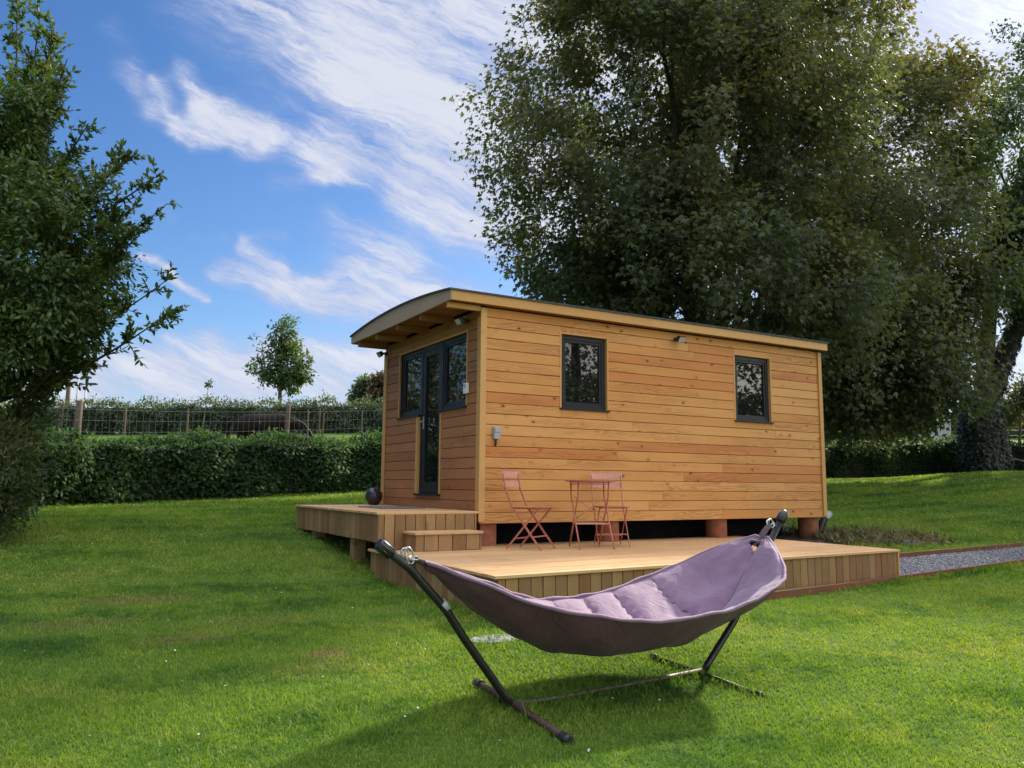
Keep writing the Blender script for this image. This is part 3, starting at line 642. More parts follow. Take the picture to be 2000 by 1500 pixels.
for x, y in ((-1.16, .93), (-1.16, 2.55), (-.35, 2.4), (-.35, .95)):
    mb = MB(); z = float(gz(x, y))-.08; mb.box((x-.075, y-.075, z), (x+.075, y+.075, UZ-.03), 2); mb.build('post', SKIRTW, ud, bevel=.006)
for y in (.35, 1.3, 2.3, 3.1):
    mb = MB(); mb.box((UX0+.03, y, -.03), (UX1, y+.05, UZ-.029), 0); mb.build('joist', SKIRTW, ud)
ld_ = thing('terrace_deck', 'low timber terrace deck along the side of the cabin', 'deck', (1.55, -1.25, -.6))
LZ = -.27
def lp(s, t): return (DFL*(1-s)+DFR*s)*(1-t)+(DBL*(1-s)+DBR*s)*t
mb = MB(); nbd = 25
for k in range(nbd):
    t0, t1 = k/nbd, (k+1)/nbd-.0030
    cuts = [-.0035]+sorted(random.sample([.28, .35, .45, .55, .62, .72], 1))+[1.0035]
    for s0, s1 in zip(cuts, cuts[1:]):
        mb.quadslab([lp(s0, t0), lp(s1-.0004, t0), lp(s0, t1), lp(s1-.0004, t1)], LZ-.028, LZ+random.uniform(-.0012, .0012), 0)
mb.build('deck_boards', DECKW, ld_, bevel=.004)
gb = lambda x, y: float(gz(x, y))-.03
i1 = .022
skirt('skirt', DFL+(i1, i1), DFR+(-i1*.2, i1), lambda x, y: gb(x, y) if x < .9 else gb(x, y)+.05, LZ-.029, ld_)
skirt('skirt', DBL+(i1, 0), DFL+(i1, i1+.02), lambda x, y: gb(x, y)+.03, LZ-.029, ld_)
skirt('skirt', DFR+(-i1*.4, i1+.02), DBR+(-i1*.4, 0), gb, LZ-.029, ld_)
mb = MB(); zc = -.66; mb.box((DFR[0]-.028, DFR[1]+.004, zc), (DFR[0]-.002, DFR[1]+.045, LZ-.029), 2); mb.build('corner_post', TRIMWOOD, ld_, bevel=.003)
for s in (.1, .3, .5, .7, .9):
    mb = MB(); a = lp(s, .05); b = lp(s, .98); mb.bar((*a, -.40), (*b, -.40), .05, .2); mb.build('joist', SKIRTW, ld_)
stp = thing('step', 'single timber step between the raised porch and the low terrace', 'step', (-.45, -.2, -.27))
SX0, SX1, SY0, SZ = -.97, -.165, -.375, -.062
mb = MB()
for k in range(3): mb.box((SX0-.02, SY0-.02+k*.118, SZ-.028), (SX1+.012, SY0-.02+(k+1)*.118-.006, SZ+random.uniform(-.001, .001)), 0)
mb.build('tread', DECKW, stp, bevel=.004)
skirt('riser', (SX0, SY0), (SX1-.02, SY0), lambda x, y: LZ+.002, SZ-.029, stp, pitch=.168)
skirt('cheek', (SX0-.001, UY0-.004), (SX0-.001, SY0+.021), lambda x, y: LZ+.002, SZ-.029, stp, pitch=.13)
skirt('cheek', (SX1, SY0), (SX1, UY0-.024), lambda x, y: LZ+.002, SZ-.029, stp, pitch=.13)

bc = (-.22, 2.96, UZ)
mb = MB(); mb.lathe([(.055, 0.0), (.085, .02), (.118, .07), (.130, .125), (.120, .18), (.088, .228), (.058, .248), (.052, .252), (.046, .248)], bc, 32)
o = mb.build('ball_pot', BALLM); tag(o, 'round black glazed pot on the porch by the cabin corner', 'pot')
mb = MB(); mb.box((-.80, 1.10, UZ+.002), (-.20, 2.0, UZ+.014)); o = mb.build('doormat', MATM, bevel=.004); tag(o, 'flat grey doormat on the porch below the glazed door', 'doormat')
# ------------------------------------------------------------------ bistro chairs and table (painted steel, folding)
def tubes(mb, pts, r, n=8): mb.tube(pts, r, n)
def make_chair(label):
    root = thing('folding_chair', label, 'chair', (0, 0, 0), 'folding chairs on the terrace')
    # local: +x is where the sitter faces, z=0 at the feet
    hw = .195
    mb = MB()
    for s in (-1, 1):   # back uprights run down to the front feet
        mb.bar((-.285, s*hw, .90), (-.245, s*hw, .70), .024, .010, (0, 1, 0)); mb.bar((-.245, s*hw, .71), (-.15, s*hw, .49), .024, .010, (0, 1, 0)); mb.bar((-.152, s*hw, .50), (.235, s*hw, .0), .024, .010, (0, 1, 0))
    mb.bar((.12, -hw, .15), (.12, hw, .15), .014, .014); mb.build('back_frame', CORAL, root, bevel=.002)
    mb = MB(); h2 = hw-.022
    for s in (-1, 1): mb.bar((.19, s*h2, .485), (-.235, s*h2, .0), .022, .010, (0, 1, 0))
    mb.bar((-.12, -h2, .125), (-.12, h2, .125), .014, .014); mb.bar((.185, -h2, .478), (.185, h2, .478), .014, .014); mb.build('leg_frame', CORAL, root, bevel=.002)
    mb = MB()
    for k in range(6): mb.box((-.175+k*.068, -hw-.012, .488), (-.175+k*.068+.056, hw+.012, .500), 1)
    mb.bar((-.17, -h2+.03, .480), (.22, -h2+.03, .480), .02, .014); mb.bar((-.17, h2-.03, .480), (.22, h2-.03, .480), .02, .014)
    mb.build('seat', CORAL, root, bevel=.003)
    for z0, z1, x0, x1 in ((.845, .925, -.276, -.292), (.735, .80, -.254, -.267)):
        mb = MB(); n = 6
        for k in range(n):   # gently curved slat
            a, b = -hw-.02+(2*hw+.04)*k/n, -hw-.02+(2*hw+.04)*(k+1)/n
            cv = lambda y: -.018*(1-(y/(hw+.02))**2)
            mb.hexa([((x1 if i & 4 else x0)+cv(b if i & 2 else a)+(.004 if i & 1 else -.004), b if i & 2 else a, z1 if i & 4 else z0) for i in range(8)], 1, .5)
        mb.build('back_slat', CORAL2, root)
    return root
ch1 = make_chair('coral folding chair left of the bistro table, turned away from it')
ch1.scale = (.96, .96, .96); ch1.location = (.405, -.50, LZ+.001); ch1.rotation_euler = (0, 0, rad(-58))
ch2 = copy_tree(ch1); ch2['label'] = 'coral folding chair behind the bistro table, backrest showing above the tabletop'
ch2.location = (1.565, -.49, LZ+.001); ch2.rotation_euler = (0, 0, rad(-116))
tb = thing('bistro_table', 'small coral folding bistro table between the two coral chairs', 'table', (0, 0, 0))
mb = MB(); mb.lathe([(.30, .772), (.304, .775), (.304, .782), (.30, .785)], (0, 0, 0), 40); mb.lathe([(.25, .762), (.25, .7715)], (0, 0, 0), 32); mb.build('tabletop', CORAL, tb)
for sx in (-1, 1):
    for sy in (-1, 1):
        mb = MB(); x = sx*(.205 if sy < 0 else .185)
        mb.tube([(x, -sy*.13, .76), (x, -sy*.11, .60), (x, 0, .42), (x, sy*.10, .26), (x, sy*.265, .0)], .0095, 8); mb.build('leg', CORAL, tb)
mb = MB()
for sy, w in ((-1, .205), (1, .185)): mb.bar((-w, sy*.09, .285), (w, sy*.09, .285), .03, .014); mb.bar((-w, -sy*.125, .745), (w, -sy*.125, .745), .016, .016)
mb.tube([(-.2, .0, .60), (.18, .05, .33)], .006, 6); mb.tube([(.2, .0, .60), (-.18, .05, .33)], .006, 6)
mb.build('cross_bars', CORAL2, tb)
tb.location = (1.125, -.68, LZ+.001); tb.rotation_euler = (0, 0, rad(-19))

# ------------------------------------------------------------------ hammock and its stand
jL = np.array([-2.109, -4.401, -.785]); jR = np.array([-.523, -4.291, -.785]); he = unit(np.array([jR[0]-jL[0], jR[1]-jL[1], 0])); hn = np.array([he[1], -he[0], 0])
def hp(a, z, w=0.0): return np.array([*(jL[:2]+he[:2]*a+hn[:2]*w), z])
stand = thing('hammock_stand', 'black steel hammock stand with two raked arms and low feet', 'hammock stand', tuple(hp(.8, -.8)))
mb = MB(); mb.tube([hp(0.02, -.780), hp(.5, -.783), hp(1.1, -.779), hp(1.56, -.772)], .0165, 12); o = mb.build('base_tube', plain('grass_lit_tube', (.10, .085, .055), .5, .3, .2, 30, col2=(.05, .04, .03)), stand)  # black tube coloured tan for the light the grass reflects onto it
for nm, pts in (('l', [hp(0, -.778), hp(-.05, -.725), hp(-.326, -.377), hp(-.442, -.217), hp(-.665, .011), hp(-.80, .112)]), ('r', [hp(1.57, -.778), hp(1.605, -.735), hp(1.887, -.475), hp(2.13, -.15), hp(2.44, .225)])):
    mb = MB(); mb.tube(pts, .0235, 14); a = mb.build('arm', BLACKM, stand)
    p, q = np.array(pts[-2]), np.array(pts[-1]); d = unit(q-p); mb = MB()
    mb.tube([q-d*.035, q-d*.03, q+d*.050, q+d*.062], [.030, .034, .034, .027], 14)
    for k in range(10):
        an = 2*math.pi*k/10; x = unit(np.cross(d, (0, 0, 1))); y = np.cross(d, x); c = (math.cos(an)*x+math.sin(an)*y)*.034
        mb.tube([q-d*.03+c, q+d*.052+c], .003, 5)
    mb.build('end_cap', BLACKP, a)
mb = MB(); q = hp(-.455, -.195); d = unit(hp(-.665, .011)-q); mb.tube([q-d*.03, q+d*.02], .0262, 14); mb.build('sleeve_label', GREYP, stand)
for nm, a0, b0, mt in (('l', (-2.122, -4.004), (-2.089, -4.93), RUSTY), ('r', (-.655, -3.897), (-.535, -4.76), BLACKM)):
    a = np.array(a0); b = np.array(b0); zs = [float(gz(*p))+(.022 if nm == 'l' else .013) for p in (a, (a+b)/2, b)]
    mb = MB(); mb.tube([(*a, zs[0]), (*((a+b)/2), zs[1]+.01), (*b, zs[2])], .0215 if nm == 'l' else .0125, 12); f = mb.build('foot_tube', mt, stand)
    for p, z in ((a, zs[0]), (b, zs[2])):
        dd = unit(np.array([*(p-(a+b)/2), 0])); c = np.array([*p, z]); mb = MB(); kk = 1.0 if nm == 'l' else .72; mb.tube([c-dd*.05*kk, c+dd*.015, c+dd*.02], [.029*kk, .029*kk, .022*kk], 12); mb.build('foot_cap', BLACKP, f)
for p0, p1 in ((hp(-.765, .075), hp(-.712, .093)), (hp(2.385, .155), hp(2.328, .189))):   # eye bolts on the arms
    mb = MB(); mb.tube([p0, p1], .006, 8); mb.ring(p1+(p1-p0)*.3, .020, .0045, hn, 18, 8); mb.build('eye_bolt', STEEL, stand)
ham = thing('hammock', 'quilted mauve hammock slung between the two arms of the black stand', 'hammock', tuple(hp(.8, -.3)))
HT = np.array([  # along, half width, near rim z, far rim z, floor z
 (-.57, .022, .030, .032, .005), (-.50, .06, .004, .016, -.035), (-.42, .11, -.032, -.004, -.10), (-.25, .21, -.105, -.052, -.24), (0, .31, -.200, -.130, -.40), (.25, .39, -.262, -.222, -.505), (.5, .44, -.297, -.285, -.555), (.85, .48, -.322, -.305, -.572),
 (1.2, .50, -.297, -.272, -.548), (1.5, .51, -.244, -.215, -.485), (1.7, .50, -.195, -.165, -.415), (1.84, .465, -.142, -.115, -.335), (1.95, .385, -.080, -.055, -.225), (2.06, .255, -.005, .015, -.085), (2.15, .135, .055, .065, .025), (2.205, .055, .090, .095, .078)])
def smooth_tab(tab, n):
    a = np.linspace(tab[0, 0], tab[-1, 0], n); out = [a]
    for k in range(1, 5):
        y = np.interp(a, tab[:, 0], tab[:, k])
        for _ in range(3): y[1:-1] = .25*y[:-2]+.5*y[1:-1]+.25*y[2:]
        out.append(y)
    return np.stack(out, -1)
ROWS, COLS = 300, 72
HS = smooth_tab(HT, ROWS); seams = np.array([-.57, -.18, .10, .36, .62, .90, 1.18, 1.56, 2.205])
def ham_sheet(side):
    """side +1: padded upper face, -1: plain underside"""
    V = np.zeros((ROWS, COLS, 3)); ts = np.linspace(-1, 1, COLS)
    for i in range(ROWS):
        a, w, zn, zf, zb = HS[i]; k = np.searchsorted(seams, a)-1; k = min(max(k, 0), len(seams)-2)
        f = (a-seams[k])/(seams[k+1]-seams[k]); bulge = max(0.0, math.sin(math.pi*min(max(f, 0), 1)))**.42
        for j, t in enumerate(ts):
            zr = zn*(1+t)/2+zf*(1-t)/2; prof = 1-abs(t)**2.3
            z = zr*(1-prof)+zb*prof if True else 0
            ww = w*(1-.06*prof)*t
            edge = (1-abs(t)**6)
            if side > 0:
                big = min(1, w/.25); tt = abs(t)
                puff = edge*(.008+.070*bulge*big)
                if a > 1.56: puff += .060*edge*big*(min(1.0, abs(t-.08)/.25)**.5-.8)*min(1, (a-1.56)/.08)      # two cushions with a lengthwise crease
                puff += .0045*math.sin(t*17+a*9+math.sin(a*14)*1.5)*bulge*edge*big
                pk = math.exp(-((f if f < .5 else 1-f)/.09)**2)      # puckers along each seam
                puff += .016*pk*math.sin(t*38+k*2+math.sin(t*9)*2)*edge*big
                puff += .010*math.sin(t*6-a*16+math.sin(t*5)*2)*edge*big*bulge
                puff -= .010*math.exp(-((1-tt)/.10)**2)*edge*0
                z += puff
                aa = a
            else:
                z += -.004+.006*math.sin(t*9+a*7+math.sin(a*3)*2)*edge-.009*math.sin(a*9.5+t*4+math.sin(t*3)*1.5)*edge+.004*math.sin(a*23-t*8)*edge
                aa = a
            V[i, j] = hp(aa, z, ww)
    return V
def grid_tris(flip=False):
    i = np.arange(ROWS-1)[:, None]; j = np.arange(COLS-1)[None, :]; a = i*COLS+j; b = a+1; c = a+COLS+1; d = a+COLS
    T = np.concatenate([np.stack([a, b, c], -1).reshape(-1, 3), np.stack([a, c, d], -1).reshape(-1, 3)])
    return T[:, ::-1] if flip else T
top = ham_sheet(1); bot = ham_sheet(-1)
for k in range(1, len(seams)-1):     # stitched seams across the quilting, and one down the head cushion
    i = int(np.argmin(abs(HS[:, 0]-seams[k]))); mb = MB(); mb.tube(top[i, 2:-2]+np.array([0, 0, .0015]), .0032, 5, False); mb.build('seam', SEAMM, ham)
i0, i1s = int(np.argmin(abs(HS[:, 0]-1.56))), int(np.argmin(abs(HS[:, 0]-2.0))); jc = int(np.argmin(abs(np.linspace(-1, 1, COLS)-.08)))
mb = MB(); mb.tube(top[i0:i1s:3, jc]+np.array([0, 0, .0015]), .0032, 5, False); mb.build('seam', SEAMM, ham)
# an oval grommet opening near the right end, for the strap
def hole_tris(V, T, c, r):
    cen = V.reshape(-1, 3)[T].mean(1); rel = cen-c; aa = rel@he; ww = rel@hn
    return T[np.hypot(aa/r[0], ww/r[1]) > 1]
hc = hp(2.13, 0.04); hr = (.024, .05)
tri_mesh('quilted_top', top.reshape(-1, 3), hole_tris(top, grid_tris(True), hc, hr), MAUVE, ham, smooth=True)
tri_mesh('underside', bot.reshape(-1, 3), hole_tris(bot, grid_tris(False), hc, hr), MAROON, ham, smooth=True)
mb = MB(); rim = [(top[i, -1]+bot[i, -1])/2+np.array([0, 0, .004]) for i in range(0, ROWS)]; rim2 = [(top[i, 0]+bot[i, 0])/2+np.array([0, 0, .004]) for i in range(0, ROWS)]
path = rim+[(top[-1, j]+bot[-1, j])/2 for j in range(COLS-2, 0, -6)]+rim2[::-1]
path = [q+np.array([0, 0, .005*math.sin(k*.085)+.003*math.sin(k*.21+1)]) for k, q in enumerate(path)]; mb.tube(path, [.0108+.0018*math.sin(k*.16)*math.sin(k*.07) for k in range(len(path))], 8); mb.build('rim_piping', MAUVE, ham)
mb = MB()
for k in range(14):   # oval stitched collar of the opening
    pass
ring = [hp(2.13+.036*math.cos(a), np.interp(2.13+.036*math.cos(a), HS[:, 0], HS[:, 4])+.022+.03*abs(math.sin(a))**2, .062*math.sin(a)) for a in np.linspace(0, 2*math.pi, 25)]
mb.tube(ring, .011, 8, False); mb.build('grommet', MAUVE, ham)
for side, pts in (('r', [hp(2.145, .04), hp(2.19, .085), hp(2.245, .140), hp(2.285, .170)]), ('l', [hp(-.53, .012), hp(-.58, .035), hp(-.635, .062)])):
    mb = MB()
    for o_ in (-.018, .018) if side == 'r' else (-.02, .012):
        for p, q in zip(pts, pts[1:]): mb.bar(p+hn*.0+np.array([0, 0, o_*.4])+hn*o_, q+np.array([0, 0, o_*.3])+hn*o_*(.8 if side == 'r' else .5), .034, .007, (0, 0, 1))
    st_ = mb.build('strap', STRAPM, ham)
    e = pts[-1]; d = unit(pts[-1]-pts[-2]); mb = MB()
    if side == 'r':
        mb.ring(e+d*.030, .040, .0055, unit(hn+.25*np.array([0, 0, 1])), 24, 8, sy=.75); mb.bar(e-d*.006-hn*.024, e-d*.006+hn*.024, .012, .012)
    else:
        mb.ring(e+d*.036, .046, .005, hn, 22, 8, sy=.5, up=(he[0], he[1], .4)); mb.ring(e+d*.004, .026, .004, unit(np.array([0, 0, 1])+.3*hn), 18, 8)
    mb.build('ring', STEEL, ham)

# ------------------------------------------------------------------ gravel path, edging boards, slab
def strip(name, pts, w, h, sink, mat, label):
    mb = MB()
    for k, (a, b) in enumerate(zip(pts, pts[1:])):
        d = unit(b-a); n = np.array([-d[1], d[0]])*w/2; za = float(gz(*a)); zb = float(gz(*b))
        mb.hexa([(*(a-n), za-sink), (*(b-n), zb-sink), (*(a+n), za-sink), (*(b+n), zb-sink), (*(a-n), za+h), (*(b-n), zb+h), (*(a+n), za+h), (*(b+n), zb+h)], 0)
    return tag(mb.build(name, mat, None, bevel=.004), label, 'edging')
def dens(pts, step=.5):
    out = [pts[0]]
    for a, b in zip(pts, pts[1:]):
        n = max(1, int(np.linalg.norm(b-a)/step)); out += [a+(b-a)*k/n for k in range(1, n+1)]
    return np.array(out)
PN, PF = dens(PATH_N, 1.2), dens(PATH_F, 1.2)
strip('edging_board', PN, .032, .075, .1, EDGEW, 'brown timber edging in front of the deck and along the near side of the path')
strip('edging_board', PF, .032, .085, .1, EDGEW, 'brown timber edging along the far side of the gravel path')
def gravel():
    m, g, bs = new_mat('gravel_bed'); pos = g.n('ShaderNodeNewGeometry').outputs['Position']
    vo = g.n('ShaderNodeTexVoronoi'); vo.inputs['Scale'].default_value = 45; g.put(vo.inputs['Vector'], pos)
    g.put(bs.inputs['Base Color'], g.mix(g.map(vo.outputs['Distance'], .1, .7), (.16, .165, .185), (.05, .05, .058))); bs.inputs['Roughness'].default_value = .9
    xs = np.linspace(4.43, 16, 40); V = []
    for x in xs:
        y0 = np.interp(x, PATH_N[:, 0], PATH_N[:, 1])+.018; y1 = np.interp(x, PATH_F[:, 0], PATH_F[:, 1])-.018
        for t in (0, 1): y = y0*(1-t)+y1*t; V.append((x, y, float(gz(x, y))+.022))
    T = []
    for k in range(len(xs)-1): a = 2*k; T += [(a, a+2, a+3), (a, a+3, a+1)]
    o = tri_mesh('path', np.array(V), np.array(T), m); tag(o, kind='structure')
    # stones
    n = 16000; x = 4.46+RNG.random(n)**1.7*9.5; t = RNG.random(n)
    y0 = np.interp(x, PATH_N[:, 0], PATH_N[:, 1])+.03; y1 = np.interp(x, PATH_F[:, 0], PATH_F[:, 1])-.03; y = y0*(1-t)+y1*t; z = gz(x, y)+.026
    oc = np.array([(1, 0, 0), (-1, 0, 0), (0, 1, 0), (0, -1, 0), (0, 0, 1), (0, 0, -1)], float); of = np.array([(0, 2, 4), (2, 1, 4), (1, 3, 4), (3, 0, 4), (2, 0, 5), (1, 2, 5), (3, 1, 5), (0, 3, 5)])
    sc = RNG.uniform(.008, .022, (n, 1, 1))*RNG.uniform(.55, 1.2, (n, 1, 3)); q = oc[None]*sc*RNG.uniform(.8, 1.2, (n, 6, 1)); a = RNG.uniform(0, 6.28, n); c, s_ = np.cos(a)[:, None], np.sin(a)[:, None]; tl = RNG.uniform(-.6, .6, (n, 1))
    qx = q[..., 0]*c-q[..., 1]*s_; qy = q[..., 0]*s_+q[..., 1]*c; qz = q[..., 2]*.7+qx*tl*.5
    V = np.stack([qx+x[:, None], qy+y[:, None], qz+z[:, None]], -1).reshape(-1, 3); T = (np.arange(n)*6)[:, None, None]+of[None]
    m2, g2, bs2 = new_mat('slate_chips'); tn = attr(g2, 'tint'); g2.put(bs2.inputs['Base Color'], g2.ramp(tn, [(0, (.07, .075, .09)), (.5, (.14, .15, .175)), (.85, (.22, .215, .23)), (1, (.36, .34, .33))])); bs2.inputs['Roughness'].default_value = .7
    tag(tri_mesh('gravel', V, T.reshape(-1, 3), m2, tint=np.repeat(RNG.random(n), 6)), 'blue grey slate gravel filling the path', 'gravel', kind='stuff')
gravel()
mb = MB(); n = 12
P = [(-1.5+.23*math.cos(a)*random.uniform(.85, 1.1), -3.10+.13*math.sin(a)*random.uniform(.85, 1.1)) for a in np.linspace(0, 6.28, n, endpoint=False)]
b = len(mb.vs); zs = float(gz(-1.5, -3.1))
mb.vs += [np.array([x, y, zs-.002+random.uniform(-.004, .004)]) for x, y in P]+[np.array([-1.5+(x+1.5)*.8, -3.1+(y+3.1)*.8, zs+.014+random.uniform(-.004, .004)]) for x, y in P]
for k in range(n): mb.face([b+k, b+(k+1) % n, b+n+(k+1) % n, b+n+k], [(0, 0)]*4, .5)
mb.face([b+n+k for k in range(n)], [(0, 0)]*n, .5); tag(mb.build('stone_slab', STONE), 'pale flat stone in the grass behind the hammock', 'stone')
def soil_bank():
    """bare rough soil and litter beside the far corner of the cabin"""
    V = []; n = 40
    for i in range(n):
        for j in range(14):
            x = .2+8.3*i/(n-1); y = .55+(j/13-.5)*2.1+.15*math.sin(i*.9)-max(0, x-6.2)*.42
            e = min(i, n-1-i)/4; e2 = min(j, 13-j)/3; k = min(1, e)*min(1, e2)
            V.append((x, y, float(gz(x, y))-.03+k*(.055+.03*math.sin(i*1.7+j*2.3)+random.uniform(0, .03))))
    i = np.arange(n-1)[:, None]; j = np.arange(13)[None, :]; a = i*14+j
    T = np.concatenate([np.stack([a, a+14, a+15], -1).reshape(-1, 3), np.stack([a, a+15, a+1], -1).reshape(-1, 3)])
    tag(tri_mesh('soil', np.array(V), T, SOIL, smooth=True), kind='structure')
soil_bank()
def litter():
    """bare earth and leaf litter in the deep shade under the hedge and maple"""
    V = []; n, m = 60, 12
    for i in range(n):
        for j in range(m):
            l = 10.2+9.6*i/(n-1); d0 = 28.3+.5*math.sin(i*.37)+.25*math.sin(i*1.3)-.6*math.exp(-((l-16.6)/1.4)**2); d = d0+(31.2-d0)*j/(m-1)
            w = ld(l, d); k = min(1, j/1.5)*min(1, i/3, (n-1-i)/3); V.append((*w, float(gz(*w))-.02+k*(.045+random.uniform(0, .03))))
    i = np.arange(n-1)[:, None]; j = np.arange(m-1)[None, :]; a = i*m+j
    T = np.concatenate([np.stack([a, a+m, a+m+1], -1).reshape(-1, 3), np.stack([a, a+m+1, a+1], -1).reshape(-1, 3)])[:, ::-1]
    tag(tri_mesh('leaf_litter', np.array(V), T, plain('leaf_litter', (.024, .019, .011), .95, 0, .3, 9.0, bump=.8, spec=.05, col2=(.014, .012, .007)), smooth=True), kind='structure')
litter()

# ------------------------------------------------------------------ leaves, trees, hedges
def specks():
    n = 420; r = np.sqrt(RNG.uniform(2.6**2, 15**2, n)); a = YAW+RNG.uniform(-.8, .8, n); x, y = CAM[0]+r*np.cos(a), CAM[1]+r*np.sin(a)
    k = ~((x > -1.4) & (x < 6.3) & (y > -2.9) & (y < 3.4)) & ~((x > 4.2) & (y > -2.7) & (y < -1.2)); x, y = x[k], y[k]; n = len(x); z = gz(x, y)+.024
    w = RNG.random(n) < 2; P = np.stack([x, y, z], -1); up = np.array([0, 0, 1.0]); nr = RNG.normal(size=(n, 3))*.35+up; tp = RNG.normal(size=(n, 3))*np.array([1, 1, .15]); sz = np.where(w, RNG.uniform(.010, .018, n), RNG.uniform(.03, .06, n))
    tp /= np.linalg.norm(tp, axis=1, keepdims=True); xx = np.cross(tp, nr); xx /= np.linalg.norm(xx, axis=1, keepdims=True)
    q = np.array([(0, 0), (.42, .35), (.35, .75), (0, 1), (-.35, .75), (-.42, .35)]); V = P[:, None]+sz[:, None, None]*(q[None, :, :1]*xx[:, None]+q[None, :, 1:]*tp[:, None]); V[:, 3, 2] += sz*.25
    T = (np.arange(n)*6)[:, None, None]+np.array([(0, 1, 2), (0, 2, 3), (0, 3, 4), (0, 4, 5)])[None]
    m, g, bs = new_mat('clover'); g.put(bs.inputs['Base Color'], g.ramp(attr(g, 'tint'), [(0, (.10, .055, .02)), (.3, (.20, .13, .035)), (.5, (.24, .20, .06)), (.56, (.50, .52, .42)), (1, (.62, .62, .56))], 'LINEAR')); bs.inputs['Roughness'].default_value = .8
    tag(tri_mesh('clover_flowers', V.reshape(-1, 3), T.reshape(-1, 3), m, tint=np.repeat(np.where(w, RNG.uniform(.5, 1, n), 0), 6)), 'small white clover flowers dotted over the lawn', 'clover', kind='stuff')
specks()

MAPLE = (np.array([(0, 0, 0), (.26, .10, -.03), (.52, .48, -.10), (.20, .42, 0), (0, 1, -.04), (-.20, .42, 0), (-.52, .48, -.10), (-.26, .10, -.03)]), np.array([(0, 1, 3), (1, 2, 3), (0, 3, 4), (0, 4, 5), (0, 5, 7), (7, 5, 6)]))
OVAL = (np.array([(0, 0, 0), (.20, .30, -.03), (.19, .66, -.05), (0, 1, -.08), (-.19, .66, -.05), (-.20, .30, -.03), (0, .5, .03)]), np.array([(0, 1, 6), (1, 2, 6), (2, 3, 6), (3, 4, 6), (4, 5, 6), (5, 0, 6)]))
DIAM = (np.array([(0, 0, 0), (.27, .45, -.06), (0, 1, -.02), (-.27, .45, -.06)]), np.array([(0, 1, 2), (0, 2, 3)]))
LANCE = (np.array([(0, 0, 0), (.13, .4, -.03), (0, 1, -.06), (-.13, .4, -.03)]), np.array([(0, 1, 2), (0, 2, 3)]))
def norm_rows(a): return a/np.maximum(np.linalg.norm(a, axis=1, keepdims=True), 1e-9)
def leaves(C, tip, nrm, size, tmpl, tint):
    """C base points, tip directions, normals, sizes -> vertex, triangle, tint arrays"""
    y = norm_rows(tip); x = norm_rows(np.cross(y, nrm)); z = np.cross(x, y); T, F = tmpl; n = len(C)
    V = C[:, None]+size[:, None, None]*(T[None, :, 0:1]*x[:, None]+T[None, :, 1:2]*y[:, None]+T[None, :, 2:3]*z[:, None])
    return V.reshape(-1, 3), ((np.arange(n)*len(T))[:, None, None]+F[None]).reshape(-1, 3), np.repeat(tint, len(T))
def rnd_dirs(n): return norm_rows(RNG.normal(size=(n, 3)))
def cluster_leaves(centres, out, per, rad_, size, tmpl, droop=.5, jitter=.35, tintc=None):
    k = len(centres); n = k*per; c = np.repeat(centres, per, 0); o = np.repeat(out, per, 0)
    r = rad_ if np.isscalar(rad_) else np.repeat(rad_, per)[:, None]
    P = c+rnd_dirs(n)*(RNG.random((n, 1))**.6)*r*np.array([1, 1, .75])
    up = np.array([0, 0, 1.0]); nrm = norm_rows(o*.6+up*.9+rnd_dirs(n)*.75); tip = norm_rows(o*.7-up*droop+rnd_dirs(n)*.8)
    tb_ = RNG.random(k) if tintc is None else tintc
    return leaves(P, tip, nrm, RNG.uniform(.7, 1.2, n)*size, tmpl, np.clip(np.repeat(tb_, per)*.6+RNG.random(n)*.4, 0, 1))
def ell_clusters(ells, n, shell=.55, gap=.35, seed=0, gscale=.9):
    """cluster centres in a union of ellipsoids (centre, radii), thinned by smooth holes; returns centres and outward directions"""
    rg = np.random.default_rng(seed); vol = np.array([np.prod(e[1]) for e in ells]); pr = vol**.62; pr = pr/pr.sum(); C = []; O = []
    ph = rg.uniform(0, 6.28, (6,)); dr_ = rg.normal(size=(6, 3))*gscale*1.5
    while len(C) < n:
        e = ells[rg.choice(len(ells), p=pr)]; d = unit(rg.normal(size=3)); r = shell+(1-shell)*rg.random()**.7 if rg.random() < .8 else rg.random()**.5
        q = e[0]+d*e[1]*r*(1+.10*math.sin(3*d[0]*2+ph[0])+.08*math.sin(5*d[1]*2+ph[1]+4*d[2]))
        if sum(math.sin(q@dr_[i]+ph[i]) for i in range(6))/6+rg.normal()*.12 < -gap*.5: continue
        C.append(q); O.append(unit(d/np.array(e[1])))
    return np.array(C), np.array(O)
def curve(p0, p1, bend, n=8):
    p0 = np.asarray(p0, float); p1 = np.asarray(p1, float); c = (p0+p1)/2+np.asarray(bend); t = np.linspace(0, 1, n)[:, None]
    return (1-t)**2*p0+2*t*(1-t)*c+t*t*p1
